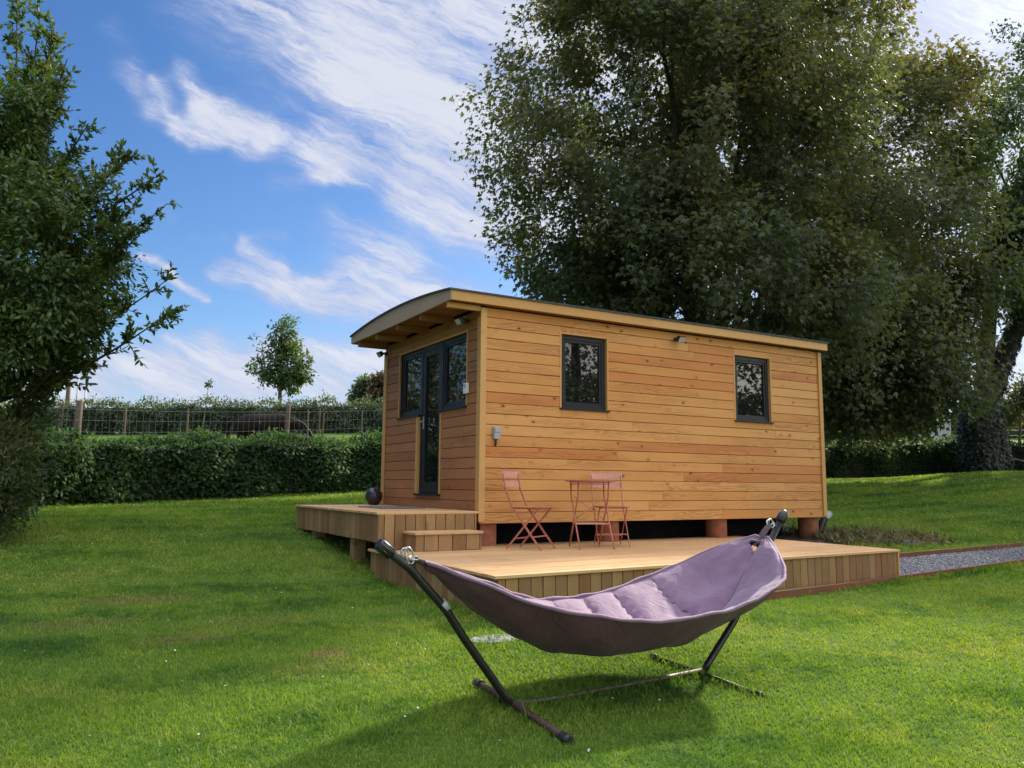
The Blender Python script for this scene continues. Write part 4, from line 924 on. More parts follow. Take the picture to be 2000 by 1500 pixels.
def skeleton(mb, base, stems, centres, r0, twig=.012, nb=5, seed=1, tgt=None):
    """stems: list of (point list, r0, r1); each centre gets a limb or twig from the nearest skeleton point"""
    rg = np.random.default_rng(seed); SP = []; SR = []
    for pts, a, b in stems:
        rr = np.linspace(a, b, len(pts)); mb.tube(pts, rr, 9); SP += list(pts[2:]); SR += list(rr[2:])
    SP = np.array(SP); SR = np.array(SR)
    sub = centres[rg.permutation(len(centres))[:max(10, len(centres)//7)]]
    for c in sub:   # secondary limbs
        dd = np.linalg.norm(SP-c, axis=1)+np.maximum(0, SP[:, 2]-c[2]+.3)*1.5; i = int(np.argmin(dd)); r = min(SR[i]*.6, .012+.012*dd[i])
        p = curve(SP[i], c, np.array([0, 0, .12*dd[i]])+rg.normal(size=3)*.05*dd[i], 7); mb.tube(p, np.linspace(r, twig*.7, 7), 6, False)
        SP = np.vstack([SP, p[2:]]); SR = np.r_[SR, np.linspace(r, twig*.7, 7)[2:]]
    for c in centres:   # twigs
        dd = np.linalg.norm(SP-c, axis=1)+np.maximum(0, SP[:, 2]-c[2])*.6; i = int(np.argmin(dd))
        mb.tube(curve(SP[i], c, rg.normal(size=3)*.08*dd[i]+np.array([0, 0, .05*dd[i]]), 4), np.linspace(min(SR[i]*.7, twig), .004, 4), 4, False)

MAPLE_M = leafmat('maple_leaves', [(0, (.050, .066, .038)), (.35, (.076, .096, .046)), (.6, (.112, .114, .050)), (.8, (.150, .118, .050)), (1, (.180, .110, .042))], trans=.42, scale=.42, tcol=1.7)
ASH_M = leafmat('ash_leaves', [(0, (.028, .050, .022)), (.5, (.055, .090, .035)), (1, (.095, .125, .050))], trans=.42, scale=.6)
IVY_M = leafmat('ivy_leaves', [(0, (.010, .015, .010)), (.6, (.014, .024, .012)), (1, (.024, .036, .016))], trans=.12, scale=1.2)
HAW_M = leafmat('thorn_leaves', [(0, (.034, .064, .018)), (.45, (.062, .105, .024)), (.8, (.110, .145, .034)), (1, (.17, .165, .050))], trans=.34, scale=1.4, rough=.42, spec=.45)
WILL_M = leafmat('willow_leaves', [(0, (.034, .052, .018)), (.5, (.062, .085, .028)), (1, (.12, .125, .045))], trans=.35, scale=2.0)
HEDGE_M = leafmat('hedge_leaves', [(0, (.018, .038, .016)), (.4, (.032, .066, .024)), (.75, (.052, .095, .028)), (1, (.085, .11, .035))], trans=.36, scale=.8, rough=.6, spec=.18, tcol=2.2)
FAR_M = leafmat('far_leaves', [(0, (.045, .070, .040)), (.5, (.075, .105, .055)), (1, (.12, .14, .075))], trans=.4, scale=.5)
YOUNG_M = leafmat('young_tree_leaves', [(0, (.030, .058, .024)), (.5, (.058, .105, .034)), (1, (.12, .15, .045))], trans=.45, scale=.6)
GOLD_M = leafmat('bronze_leaves', [(0, (.040, .040, .024)), (.5, (.080, .062, .032)), (1, (.12, .085, .045))], trans=.35, scale=.6)

def maple(name, label, base_l, base_d, ells, nclust, per, size, stems_to, seed, group, rcl=.62, gap=.42):
    z = float(gz(*ld(base_l, base_d))); base = lds(base_l, base_d, z-.1)
    root = thing(name, label, 'tree', tuple(base+np.array([0, 0, .1])), group)
    E = [(lds(*e[0]), np.array(e[1])) for e in ells]
    C, O = ell_clusters(E, nclust, .60, gap, seed, 1.0)
    mb = MB(); stems = []
    for i, (l, d, zt) in enumerate(stems_to):
        a = base+np.array([.22*math.cos(i*2.4), .22*math.sin(i*2.4), 0]); e = lds(l, d, zt); ln = np.linalg.norm(e-a)
        p = curve(a, e, np.array([0, 0, .16*ln])+RNG.normal(size=3)*.2, 14); p[1:-1] += RNG.normal(size=(12, 3))*.05
        stems.append((p, .19-.012*i*.5, .035))
    skeleton(mb, base, stems, C, .2, seed=seed); mb.build('trunk', BARK, root)
    h = (C[:, 2]-C[:, 2].min())/np.ptp(C[:, 2]); rg = np.random.default_rng(seed+5)
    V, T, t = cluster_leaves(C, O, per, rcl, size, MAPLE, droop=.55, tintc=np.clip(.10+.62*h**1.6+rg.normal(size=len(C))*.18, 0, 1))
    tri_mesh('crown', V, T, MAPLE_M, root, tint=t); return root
maple('maple_tree', 'large many stemmed maple with bronze tinted crown rising behind the cabin', 4.9, 21,
      [((4.7, 21, 10.2), (5.2, 5.2, 5.6)), ((2.6, 20.5, 7.0), (2.9, 3.8, 2.6)), ((4.2, 20.0, 12.4), (3.4, 3.2, 3.0)), ((5.8, 20.5, 5.8), (4.6, 4.2, 2.7)), ((6.9, 21.5, 13.0), (3.6, 4.2, 3.6))], 2500, 50, .155,
      [(1.6, 20, 8.6), (2.8, 22, 11.5), (3.8, 19.5, 13.2), (4.6, 22.5, 14.5), (5.6, 20.5, 14.2), (6.9, 22, 13.0), (8.0, 20, 11.0), (8.8, 22, 9.0), (2.4, 18.5, 7.0), (6.5, 18.3, 8.5)], 11, None, .66, .08)
maple('maple_tree', 'maple with branches drooping to the ground right of the cabin', 13.6, 33.5,
      [((11.9, 26, 10.4), (4.7, 4.4, 6.2)), ((13.4, 26.5, 12.2), (2.9, 3.0, 3.3)), ((11.2, 24.5, 4.9), (3.6, 3.4, 3.1)), ((12.6, 26, 6.4), (2.3, 3.0, 3.4)), ((9.2, 25.5, 7.0), (3.2, 3.4, 4.0)), ((10.6, 23.8, 3.7), (3.2, 2.4, 1.7))], 1750, 56, .175,
      [(8.8, 26, 9.5), (10.2, 27.5, 13.5), (11.6, 26.5, 15.2), (12.8, 28, 15.0), (14.2, 27.8, 12.0), (13.6, 27, 8.0), (10.6, 25, 7.0)], 23, None, .85, .12)

def old_tree():
    bl, bd = 17.2, 29.0; z = float(gz(*ld(bl, bd))); base = lds(bl, bd, z-.2)
    root = thing('ivy_tree', 'old leaning tree with ivy clad trunk at the right edge of the lawn', 'tree', tuple(base+np.array([0, 0, .2])))
    E = [(lds(20.2, 29, 13.5), np.array((3.0, 3.5, 5.2))), (lds(19.0, 28.5, 8.5), np.array((2.0, 2.6, 2.4))), (lds(22.0, 29.5, 9.0), np.array((2.6, 2.6, 4.0))), (lds(20.6, 28.6, 3.6), np.array((1.5, 1.4, 1.6))), (lds(24.0, 31, 10.5), np.array((4.0, 4.0, 5.5))), (lds(18.6, 28.8, 12.0), np.array((1.6, 2.0, 4.2)))]
    C, O = ell_clusters(E, 1150, .4, .30, 31, .8); mb = MB()
    t0 = [base, lds(bl+.0, bd, z+.9), lds(bl-.1, bd, z+2.0), lds(bl-.05, bd, z+2.9)]
    stems = [(np.array(t0), .80, .50)]
    def limb(p0, p1, b, a, c): stems.append((curve(p0, p1, b, 12), a, c))
    limb(lds(bl+.1, bd, z+2.3), lds(bl+3.4, bd+.2, z+9.0), (0, 0, .3), .42, .16)
    limb(lds(bl+.05, bd, z+2.4), lds(bl+1.7, bd+.3, z+11.0), (-.2, 0, .6), .34, .10)
    limb(lds(bl-.2, bd, z+2.3), lds(bl-2.6, bd-.4, z+5.2), (0, 0, .5), .30, .08)
    limb(lds(bl+3.0, bd+.2, z+7.6), lds(bl+4.6, bd, z+14.0), (0, 0, .6), .16, .05)
    limb(lds(bl+2.1, bd+.2, z+6.0), lds(bl+1.0, bd-.2, z+8.0), (0, 0, -.2), .08, .03)
    skeleton(mb, base, stems, C, .3, seed=8); mb.build('trunk', BARK, root)
    V, T, t = cluster_leaves(C, O, 62, .58, .19, DIAM, droop=.7); tri_mesh('crown', V, T, ASH_M, root, tint=t)
    n = 5200; k = RNG.random(n); ang = RNG.uniform(0, 6.28, n); ax = np.array([base+(lds(bl-.05, bd, z+2.9)-base)*q for q in k]); rr = (.84-.28*k)*RNG.uniform(.95, 1.16, n)
    o = np.stack([np.cos(ang), np.sin(ang), 0*ang], -1); P = ax+o*rr[:, None]
    k2 = RNG.random(n//2); cv = curve(lds(bl+.1, bd, z+2.3), lds(bl+3.4, bd+.2, z+9.0), (0, 0, .3), 60); q2 = cv[(k2*40).astype(int)]; o2 = rnd_dirs(n//2); P = np.vstack([P, q2+o2*(.46-.2*k2)[:, None]]); o = np.vstack([o, o2]); N = len(P)
    V, T, t = leaves(P, norm_rows(-np.array([0, 0, 1.0])+o*.3+rnd_dirs(N)*.4), norm_rows(o+rnd_dirs(N)*.4), RNG.uniform(.09, .17, N), MAPLE, RNG.random(N)); tri_mesh('ivy', V, T, IVY_M, root, tint=t)
old_tree()

def shoot_tree():
    """the thorny tree at the left edge, leafy shoots reaching over the lawn"""
    D = 10.0; X = lambda px, d=D: (px-1000)/1552.9*d
    Zp = lambda py, d=D: .452+(946-py)/1552.9*d
    bl, bd = X(-40, 10.6), 10.6; z = float(gz(*ld(bl, bd))); base = lds(bl, bd, z-.1)
    root = thing('thorn_tree', 'leafy dark green tree with upright shoots at the left edge of the lawn', 'tree', tuple(base+np.array([0, 0, .1])))
    tips = [(95, 75, 9.6), (150, 215, 9.8), (243, 275, 9.7), (300, 325, 9.9), (322, 385, 9.6), (345, 607, 9.5), (330, 545, 9.7), (215, 300, 10.0), (270, 450, 9.8), (175, 690, 9.8), (140, 740, 10), (60, 150, 9.8), (20, 110, 10), (70, 40, 10.6), (30, -30, 10.2), (62, 8, 10.4), (-20, -60, 10.6), (200, 560, 9.6), (180, 640, 9.6), (255, 395, 10), (200, 430, 9.6), (110, 330, 9.6), (240, 590, 10), (195, 500, 9.4), (130, 610, 9.4)]
    mb = MB(); tr = curve(base, lds(X(-20), 10.2, Zp(250)), (0, 0, .3), 14); mb.tube(tr, np.linspace(.16, .05, 14), 9); Pn = []; On = []; Tn = []
    for px, py, d in tips:
        px -= 24
        e = lds(X(px, d), d, Zp(py, d)); j = int(np.clip(np.interp(e[2]-.9, tr[:, 2], np.arange(14)), 2, 11)); a = tr[j]; ln = np.linalg.norm(e-a)
        c = curve(a, e, (0, 0, -.10*ln), 12); c[-4:, 2] += np.array([0, .01, .03, .06])*0; mb.tube(c, np.linspace(.035, .005, 12), 6, False)
        n_side = int(ln*16)
        for _ in range(n_side):
            t = RNG.uniform(.25, 1.0); i = t*11; p = c[int(i)]*(1-i % 1)+c[min(int(i)+1, 11)]*(i % 1); fwd = unit(c[-1]-c[-3])
            dl = unit(RNG.normal(size=3)*.75+fwd*.7+np.array([0, 0, .45])); sl_ = RNG.uniform(.12, .48)*(1.15-.55*t); q = curve(p, p+dl*sl_, (0, 0, -.02), 4); mb.tube(q, np.linspace(.006, .002, 4), 4, False)
            m_ = int(sl_*52)+4; tt = RNG.random(m_); ii = tt*3
            for f in ii: Pn.append(q[int(f)]*(1-f % 1)+q[min(int(f)+1, 3)]*(f % 1)); On.append(dl); Tn.append(RNG.random())
    E = [(lds(X(-30), 10.3, Zp(470)), np.array((1.5, 1.5, 1.75))), (lds(X(85), 9.8, Zp(500)), np.array((1.0, 1.0, 1.35))), (lds(X(-40), 10.2, Zp(250)), np.array((.75, 1.0, .95))), (lds(X(20), 10, Zp(680)), np.array((.85, 1.0, .7))), (lds(X(-60), 10.2, Zp(850)), np.array((.9, .9, .7)))]
    C, O = ell_clusters(E, 820, .45, .22, 41, 2.2)
    skeleton(mb, base, [(tr, .16, .05)], C, .1, twig=.007, seed=5); mb.build('trunk', BARK, root)
    V, T, t = cluster_leaves(C, O, 58, .26, .085, OVAL, droop=.35)
    P = np.array(Pn); O = np.array(On); n = len(P)
    V2, T2, t2 = leaves(P, norm_rows(O*.7+rnd_dirs(n)*.8), norm_rows(np.array([0, 0, 1.0])+rnd_dirs(n)*.7), RNG.uniform(.06, .105, n), OVAL, np.array(Tn))
    tri_mesh('crown', np.vstack([V, V2]), np.vstack([T, T2+len(V)]), HAW_M, root, tint=np.r_[t, t2])
    # willow-leaved bush at its foot
    bb = lds(X(20, 9.4), 9.4, 0); zb = float(gz(bb[0], bb[1])); r2 = thing('willow_bush', 'olive leaved bush at the foot of the left edge tree', 'bush', (bb[0], bb[1], zb))
    E = [(lds(X(10, 9.3), 9.3, zb+.55), np.array((.46, .5, .55))), (lds(X(-80, 9.3), 9.3, zb+.8), np.array((.9, .8, .9)))]
    C, O = ell_clusters(E, 190, .4, .2, 44, 2.5); mb = MB(); skeleton(mb, bb, [(curve((bb[0], bb[1], zb-.1), (bb[0]-.2, bb[1], zb+1.1), (0, 0, .1), 8), .05, .01)], C, .05, twig=.005, seed=2); mb.build('stems', BARK, r2)
    V, T, t = cluster_leaves(C, O, 60, .24, .095, LANCE, droop=.1); tri_mesh('foliage', V, T, WILL_M, r2, tint=t)
shoot_tree()

def hedge(name, label, pts, h, w, n, size, mat, tmpl, seed, wob=.1, core=True, twigs=0, corecol=None, top_tuft=0.0):
    """a clipped hedge along (l, d) points"""
    rg = np.random.default_rng(seed); Q = np.array([ld(*p) for p in pts]); seg = np.linalg.norm(np.diff(Q, axis=0), axis=1); cum = np.r_[0, np.cumsum(seg)]; Ln = cum[-1]
    at = lambda s: np.stack([np.interp(s, cum, Q[:, 0]), np.interp(s, cum, Q[:, 1])], -1)
    def nrm_at(s): a = at(np.maximum(s-.3, 0)); b = at(np.minimum(s+.3, Ln)); d = norm_rows(b-a); return np.stack([d[:, 1], -d[:, 0]], -1)
    m0 = at(np.array([Ln/2]))[0]; root = thing(name, label, 'hedge', (m0[0], m0[1], float(gz(*m0))))
    s = rg.uniform(0, Ln, n); face = rg.random(n); fr = face < .62; tp = (face >= .62) & (face < .85)
    hh = h(s) if callable(h) else np.full(n, h); z = np.where(tp, hh, rg.random(n)**.85*hh); off = np.where(fr, w/2, np.where(tp, rg.uniform(-w/2, w/2, n), -w/2))
    bump = wob*(np.sin(s*2.3+z*3)+np.sin(s*4.1-z*2.2+1)+rg.normal(size=n)*.9)
    dep_ = rg.random(n)**2*.16
    C2 = at(s); N2 = nrm_at(s); P2 = C2+N2*(off+np.where(tp, 0, np.sign(off)*(bump-dep_)))[:, None]
    rag = .05*np.sin(s*1.1+1)+.04*np.sin(s*2.7)+.03*np.sin(s*6.1)
    z = np.where(fr | tp, z*(1+rag*.7), z)+np.where(tp, bump*.6+top_tuft*rg.random(n)**3+(rg.random(n) < .03)*rg.random(n)*.22, 0); P = np.c_[P2, gz(P2[:, 0], P2[:, 1])+z]
    o = np.c_[N2*np.where(tp, 0, np.sign(off))[:, None], np.where(tp, 1.0, .25)]
    V, T, t = leaves(P, norm_rows(o*.6+np.array([0, 0, -.35])+rnd_dirs(n)*.7), norm_rows(o+np.array([0, 0, .5])+rnd_dirs(n)*.55), rg.uniform(.65, 1.25, n)*size, tmpl, np.clip(rg.random(n)*.7+.15*np.sin(s*.9)+.15, 0, 1))
    tri_mesh('foliage', V, T, mat, root, tint=t)
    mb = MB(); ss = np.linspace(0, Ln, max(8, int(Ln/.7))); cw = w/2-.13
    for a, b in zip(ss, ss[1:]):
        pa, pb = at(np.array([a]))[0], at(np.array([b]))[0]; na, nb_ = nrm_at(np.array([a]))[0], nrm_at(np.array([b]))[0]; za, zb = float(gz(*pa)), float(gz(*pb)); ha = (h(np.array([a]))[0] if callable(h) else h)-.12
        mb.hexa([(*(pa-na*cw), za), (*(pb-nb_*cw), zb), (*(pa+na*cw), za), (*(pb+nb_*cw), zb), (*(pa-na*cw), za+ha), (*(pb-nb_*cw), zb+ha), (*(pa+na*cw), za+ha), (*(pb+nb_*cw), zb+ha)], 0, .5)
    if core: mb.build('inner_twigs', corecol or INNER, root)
    return root
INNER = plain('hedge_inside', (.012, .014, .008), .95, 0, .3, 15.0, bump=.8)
X = lambda px, d: (px-1000)/1552.9*d
hedge('clipped_hedge', 'dark green clipped hedge on the left, running behind the cabin', [(X(-140, 12.8), 12.8), (X(150, 15.4), 15.4), (X(740, 20.6), 20.6), (X(1150, 25), 25.0)], 1.19, 1.0, 50000, .118, HEDGE_M, OVAL, 3, .10)
hedge('clipped_hedge', 'shaded low hedge on the right under the drooping maple branches', [(X(1380, 27.5), 27.5), (X(1600, 30.5), 30.5), (X(1905, 31.5), 31.5)], 1.25, 1.0, 18000, .11, HEDGE_M, DIAM, 4, .10)
hedge('clipped_hedge', 'low dark hedge right of the ivy clad trunk', [(X(1915, 31), 31.0), (X(2100, 30), 30.0), (X(2400, 29), 29.0)], 1.0, .9, 8000, .11, HEDGE_M, DIAM, 6, .12)
hedge('field_hedge', 'tall ragged hedge across the far side of the paddock', [(X(-300, 40), 40), (X(500, 41), 41), (X(900, 42.5), 42.5), (X(1300, 45), 45), (X(1700, 47), 47), (X(2300, 48), 48)], 1.42, 1.2, 90000, .16, FAR_M, DIAM, 5, .14, top_tuft=.35, corecol=plain('field_hedge_inside', (.055, .075, .045), .95, 0, .3, 4.0))

def small_tree(name, label, px, d, ells_px, n, per, size, mat, tmpl, trunk_r, seed, bark=BARKY, rcl=.4, gap=.3, top=None, cat='tree', gscale=.8):
    l = X(px, d); z = float(gz(*ld(l, d))); base = lds(l, d, z-.1); root = thing(name, label, cat, tuple(base+np.array([0, 0, .1])))
    hz = 945+.011*px; Zp = lambda py: .452+(hz-py)/1552.9*d
    E = [(lds(X(a, d), d, Zp(b)), np.array((ra/1552.9*d, ra/1552.9*d, rb/1552.9*d))) for a, b, ra, rb in ells_px]
    C, O = ell_clusters(E, n, .35, gap, seed, gscale); mb = MB(); tp = lds(X(top[0], d), d, Zp(top[1])) if top else C[np.argmax(C[:, 2])]
    skeleton(mb, base, [(curve(base, tp, (.05, 0, 0), 12), trunk_r, trunk_r*.2)], C, trunk_r, twig=trunk_r*.12, seed=seed); mb.build('trunk', bark, root)
    V, T, t = cluster_leaves(C, O, per, rcl, size, tmpl, droop=.4); tri_mesh('crown', V, T, mat, root, tint=t); return root
small_tree('young_tree', 'slender young tree standing alone beyond the paddock hedge', 545, 50, [(545, 660, 34, 44), (552, 725, 52, 48), (520, 715, 34, 45), (580, 725, 34, 34), (505, 662, 18, 14)], 300, 17, .25, YOUNG_M, DIAM, .16, 51, rcl=.45, gap=.6, top=(540, 625))
small_tree('round_tree', 'distant bluish tree partly hidden by the cabin corner', 712, 75, [(718, 772, 26, 26), (700, 780, 14, 14)], 120, 30, .42, FAR_M, DIAM, .3, 52, rcl=.8)
small_tree('round_tree', 'distant bronze tree touching the cabin edge beside the bluish one', 742, 72, [(745, 768, 24, 30), (760, 760, 22, 26)], 110, 30, .42, GOLD_M, DIAM, .3, 53, rcl=.8)
small_tree('sapling', 'thin leaning staked sapling in the paddock with a tuft of leaves', 392, 36, [(404, 752, 5, 8)], 7, 10, .14, YOUNG_M, DIAM, .035, 54, rcl=.2, top=(403, 756))
small_tree('young_tree', 'small tree with a bare stem standing left of the ivy clad trunk', 1815, 35, [(1812, 815, 26, 16), (1790, 822, 16, 10)], 70, 22, .18, YOUNG_M, DIAM, .09, 55, rcl=.3, top=(1813, 805))
small_tree('bush', 'loose dark bush right of the ivy clad trunk at the frame edge', 1985, 33, [(1985, 800, 32, 34), (2030, 780, 40, 40), (1965, 830, 22, 16)], 130, 26, .17, MAPLE_M, DIAM, .07, 56, rcl=.4, cat='bush')
small_tree('bush', 'sunlit yellow green bush in the field at the far right', 1985, 52, [(1985, 838, 46, 12), (2040, 835, 40, 14)], 90, 24, .26, YOUNG_M, DIAM, .07, 57, rcl=.5, cat='bush')
# trees seen only as reflections in the glass
small_tree('broad_tree', 'broad dark tree beyond the left of the view, mirrored in the door glass', -260, 26, [(-260, 690, 230, 200), (-120, 760, 110, 90)], 260, 34, .26, MAPLE_M, DIAM, .35, 61, bark=BARK, rcl=.9, gap=.4)
def back_tree():
    base = np.array([13.5, -17.5, float(gz(13.5, -17.5))-.1]); root = thing('broad_tree', 'broad dark tree behind the viewer, mirrored in the side windows', 'tree', tuple(base+np.array([0, 0, .1])))
    E = [(base+np.array([0, 0, 7.0]), np.array((4.2, 4.0, 5.2))), (base+np.array([-2.5, 1.0, 5]), np.array((2.6, 2.6, 2.8))), (base+np.array([6.5, 2.5, 5.5]), np.array((2.2, 2.2, 3.0)))]
    C, O = ell_clusters(E, 420, .4, .4, 71, .8); mb = MB(); skeleton(mb, base, [(curve(base, base+np.array([0, 0, 11]), (.3, 0, 0), 12), .35, .06), (curve(base+np.array([0, 0, 1.5]), base+np.array([6.5, 2.5, 7]), (0, 0, 1), 12), .2, .05)], C, .3, seed=3); mb.build('trunk', BARK, root)
    V, T, t = cluster_leaves(C, O, 34, .8, .24, MAPLE, droop=.5); tri_mesh('crown', V, T, MAPLE_M, root, tint=t)
back_tree()

# ------------------------------------------------------------------ paddock: fences, horse, poles
def fence_post(px, py, d, r, lab, name='fence_post', mat=POSTW, lean=0.0, below=.3):
    l = X(px, d); z0 = float(gz(*ld(l, d))); hz = 943+.011*px; zt = .452+(hz-py)/1552.9*d; mb = MB()
    mb.tube([lds(l+lean*.0, d, z0-below), lds(l+lean*.5, d, (z0+zt)/2), lds(l+lean, d, zt-.02), lds(l+lean, d, zt)], [r, r*.97, r*.94, r*.7], 10)
    return tag(mb.build(name, mat), lab, 'fence post', 'posts of the paddock fence')
FD = lambda px: 18.0+(px-150)/590*6.2
for px, py, rr, lab in ((150, 786, .075, 'thick brown fence post at the left beside the thorn tree'), (560, 797, .062, 'thick pale fence post in front of the horse')):
    fence_post(px, py, FD(px), rr, lab, lean=.03)
for px, py, lab in ((120, 788, 'thin pale fence stake left of the thick brown post'), (157, 800, 'thin pale stake leaning on the thick brown post'), (244, 801, 'thin fence stake midway between the brown post and the sapling'), (366, 803, 'thin fence stake just left of the staked sapling'),
                    (601, 805, 'thin dark fence stake right of the thick pale post'), (624, 803, 'upright one of the pair of pale stakes right of the horse'), (629, 812, 'leaning one of the pair of pale stakes right of the horse'), (707, 808, 'thin pale fence stake nearest the cabin')):
    fence_post(px, py, FD(px)+.12, .022, lab, lean=.05 if px == 629 else 0)
def mesh_fence(name, lab, p0, p1, zrows, step, r, n=10):
    """wire netting: horizontal and upright wires in one hanging panel"""
    A = np.array(p0); B = np.array(p1); mb = MB(); Ln = np.linalg.norm(ld(*A)-ld(*B)); P = []
    for k in range(n+1): q = A+(B-A)*k/n; w = ld(*q); P.append((*w, float(gz(*w))))
    P = np.array(P)
    for h in zrows: mb.tube(P+np.array([0, 0, h]), r, 4, False, .5)
    m = int(Ln/step)
    for k in range(m+1):
        t = k/m*n; i = min(int(t), n-1); q = P[i]+(P[i+1]-P[i])*(t-i); mb.tube([q+np.array([0, 0, zrows[0]]), q+np.array([0, 0, zrows[-1]])], r*.75, 4, False, .5)
    return tag(mb.build(name, WIREM), lab, 'fence')
mesh_fence('wire_fence', 'wire mesh fence in front of the horse in the paddock', (X(100, 17.4), 17.4), (X(770, 24.4), 24.4), [.45, .75, 1.02, 1.29, 1.55, 1.80], .15, .0030, 14)
mesh_fence('wire_fence', 'wire mesh fence beyond the low hedge at the right edge', (X(1925, 36), 36), (X(2100, 35), 35), [.1, .4, .7, 1.0, 1.25], .25, .005, 6)
def pole(name, lab, px, py, d, r0, r1, mat, cat, heads=0):
    l = X(px, d); z0 = float(gz(*ld(l, d))); hz = 943+.011*px; zt = .452+(hz-py)/1552.9*d; mb = MB(); mb.tube([lds(l, d, z0-.3), lds(l, d, (z0+zt)/2), lds(l, d, zt)], [r0, (r0+r1)/2, r1], 10); o = mb.build(name, mat); tag(o, lab, cat)
    if heads:
        for s in (-1, 1):
            m2 = MB(); c = lds(l+s*.75, d, zt+.05); m2.bar(lds(l+s*.05, d, zt), lds(l+s*.45, d, zt+.06), .08, .08); m2.hexa([c+np.array([*(RH*(.42 if i & 1 else -.36)), 0])+np.array([*(FH*(.22 if i & 2 else -.22)), (.13 if i & 4 else -.07)]) for i in range(8)], 0, .5); m2.build('lamp_head', BLACKP, o, bevel=.03)
    return o
pole('utility_pole', 'tall brown wooden utility pole rising behind the left tree leaves', 128, 705, 60, .17, .13, POSTW, 'pole')
pole('lamp_mast', 'slim mast with two floodlight heads, left of the twin headed lamp', 146, 742, 75, .09, .06, GREYP, 'lamp', 1)
pole('lamp_mast', 'distant twin headed lamp mast right of the wooden pole', 162, 755, 85, .10, .07, GREYP, 'lamp', 1)
l = X(1838, 42); z0 = float(gz(*ld(l, 42))); mb = MB(); c = lds(l, 42, z0)
for k in range(6):
    a = c+np.array([*(RH*(-.55+k*.19)), 0]); mb.hexa([a+np.array([*(RH*(.18 if i & 1 else 0)), 0])+np.array([*(FH*(.06 if i & 2 else 0)), (1.3 if i & 4 else -.1)]) for i in range(8)], 2, .5)
mb.hexa([c+np.array([*(RH*(.62 if i & 1 else -.58)), 0])+np.array([*(FH*(.12 if i & 2 else .06)), (1.33 if i & 4 else 1.22)]) for i in range(8)], 0, .5)
tag(mb.build('panel_fence', SAUNA), 'pale grey panel seen between the bare stem and the ivy trunk', 'fence panel')
mb = MB(); a = lds(X(1952, 29), 29, float(gz(*ld(X(1952, 29), 29)))+.55); b = lds(X(2030, 28), 28, float(gz(*ld(X(2030, 28), 28)))+.22); mb.tube([a, (a+b)/2+np.array([0, 0, .03]), b], [.03, .04, .045], 8)
tag(mb.build('fallen_branch', BARKY), 'pale bare branch lying against the hedge at the right edge', 'branch')

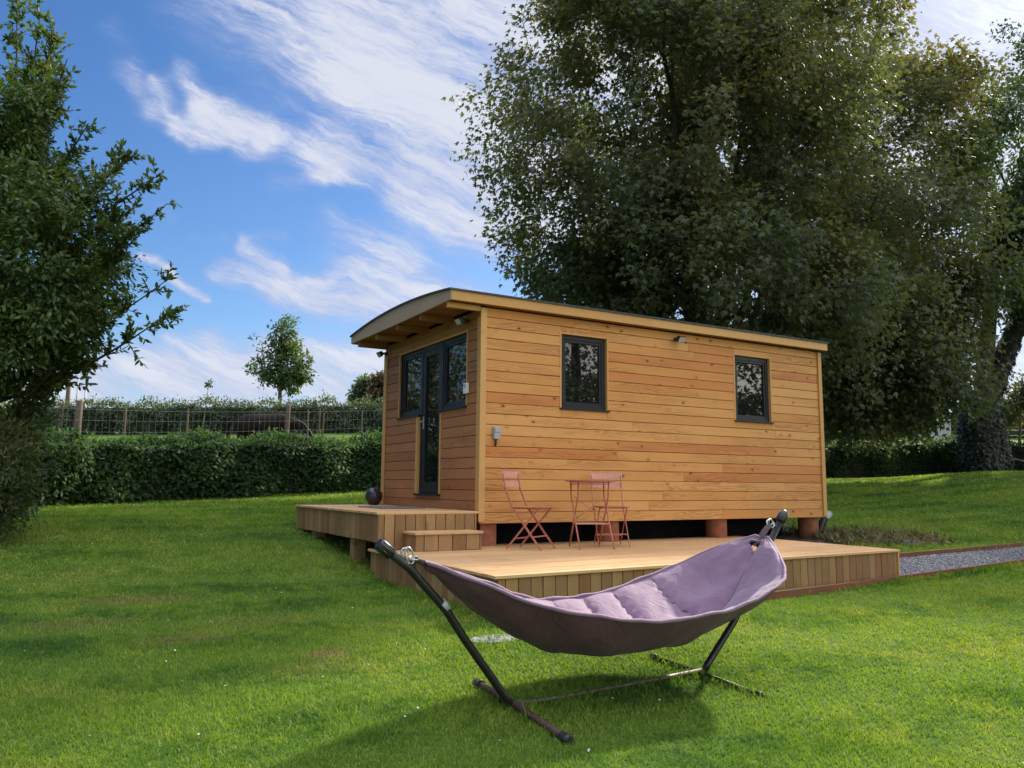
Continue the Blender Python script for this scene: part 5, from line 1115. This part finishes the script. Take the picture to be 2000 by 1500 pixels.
def skin_obj(name, V, Ed, Rr, mat, parent, sub=2):
    me = bpy.data.meshes.new(name); me.from_pydata([tuple(v) for v in V], Ed, []); me.materials.append(mat)
    o = bpy.data.objects.new(name, me); link(o, parent); sk = o.modifiers.new('skin', 'SKIN'); sk.use_smooth_shade = True
    for i, r in enumerate(Rr):
        me.skin_vertices[0].data[i].radius = (r, r) if np.isscalar(r) else r
    me.skin_vertices[0].data[0].use_root = True
    ss = o.modifiers.new('sub', 'SUBSURF'); ss.levels = sub; ss.render_levels = sub; return o
def horse():
    d = 26.3; l = X(512, d); c = ld(l, d); z = float(gz(*c)); root = thing('horse', 'dark brown horse grazing head down behind the wire fence', 'horse', (c[0], c[1], z))
    W = lambda x, y, h: np.array([*(c+RH*x+FH*y), z+h])   # x towards the head (right), y away
    V = [W(-.55, 0, 1.14), W(-.85, 0, 1.12), W(-.25, 0, 1.05), W(.10, 0, 1.03), W(.45, 0, 1.10), W(.68, 0, 1.14), W(.95, 0, 1.14), W(1.24, 0, 1.04), W(1.46, .02, .86), W(1.58, .02, .72), W(1.68, .02, .50), W(1.72, .02, .36)]
    Rr = [.33, .22, .31, .32, .30, .24, .17, .135, .12, .12, .085, .065]; E = [(0, 1), (0, 2), (2, 3), (3, 4), (4, 5), (5, 6), (6, 7), (7, 8), (8, 9), (9, 10), (10, 11)]
    def chain(at, pts, rs):
        p = at
        for q, r in zip(pts, rs): V.append(q); Rr.append(r); E.append((p, len(V)-1)); p = len(V)-1
    for s in (-1, 1):
        y = s*.15; x0 = .05*s
        chain(4, [W(.50+x0, y, .80), W(.52+x0, y, .46), W(.50+x0, y, .16), W(.53+x0, y, .03)], [.12, .065, .042, .06])
        chain(0, [W(-.62+x0, y, .82), W(-.58+x0, y, .62), W(-.76+x0, y, .45), W(-.74+x0, y, .14), W(-.70+x0, y, .03)], [.17, .10, .06, .042, .06])
    for s in (-1, 1): chain(8, [W(1.44, s*.10, 1.04)], [.025])
    Rr = [q*(1.38 if i < 9 else 1.15) for i, q in enumerate(Rr)]
    for q in V: q[2] += .02
    skin_obj('body', V, E, Rr, HORSEM, root)
    skin_obj('tail', [W(-1.02, 0, 1.20), W(-1.12, 0, 1.0), W(-1.10, 0, .65), W(-1.05, 0, .42)], [(0, 1), (1, 2), (2, 3)], [.05, .08, .075, .03], HORSEH, root)
    mb = MB(); mb.tube([W(.60, 0, 1.36), W(.80, 0, 1.34), W(.98, 0, 1.30), W(1.16, 0, 1.20), W(1.34, .01, 1.05), W(1.46, .02, .94)], [.03, .08, .10, .10, .08, .03], 8); mb.build('mane', HORSEH, root)
horse()

# weeds round the far corner of the cabin and ragged grass at the foot of the deck and hedge
def weeds():
    n = 5200; x = np.r_[RNG.uniform(3.0, 7.2, n//3), 5.9+2.2*RNG.random(n-n//3)**1.6]; y = np.r_[RNG.uniform(1.0, 3.6, n//3), RNG.normal(.25, .34, n-n//3)-np.maximum(0, x[n//3:]-6.2)*.38]
    k = ~((x > -1.3) & (x < 4.6) & (y < .5)) & (y > -1.3) & ~((x < 6.15) & (y < 3.2) & (y > .1) & (RNG.random(n) < .6)); x, y = x[k], y[k]; n = len(x); z = gz(x, y)-.02
    C = np.stack([x, y, z+RNG.random(n)**2*.12], -1); V, T, t = leaves(C, norm_rows(np.array([0, 0, .8])+rnd_dirs(n)*.9), rnd_dirs(n), RNG.uniform(.05, .16, n), LANCE, RNG.random(n))
    m = leafmat('weed_leaves', [(0, (.05, .055, .02)), (.4, (.10, .10, .04)), (.75, (.20, .16, .08)), (1, (.30, .22, .12))], trans=.25, scale=3.0)
    tag(tri_mesh('weeds', V, T, m, tint=t), 'rough weeds and dry litter around the far cabin corner', 'weeds', kind='stuff')
weeds()
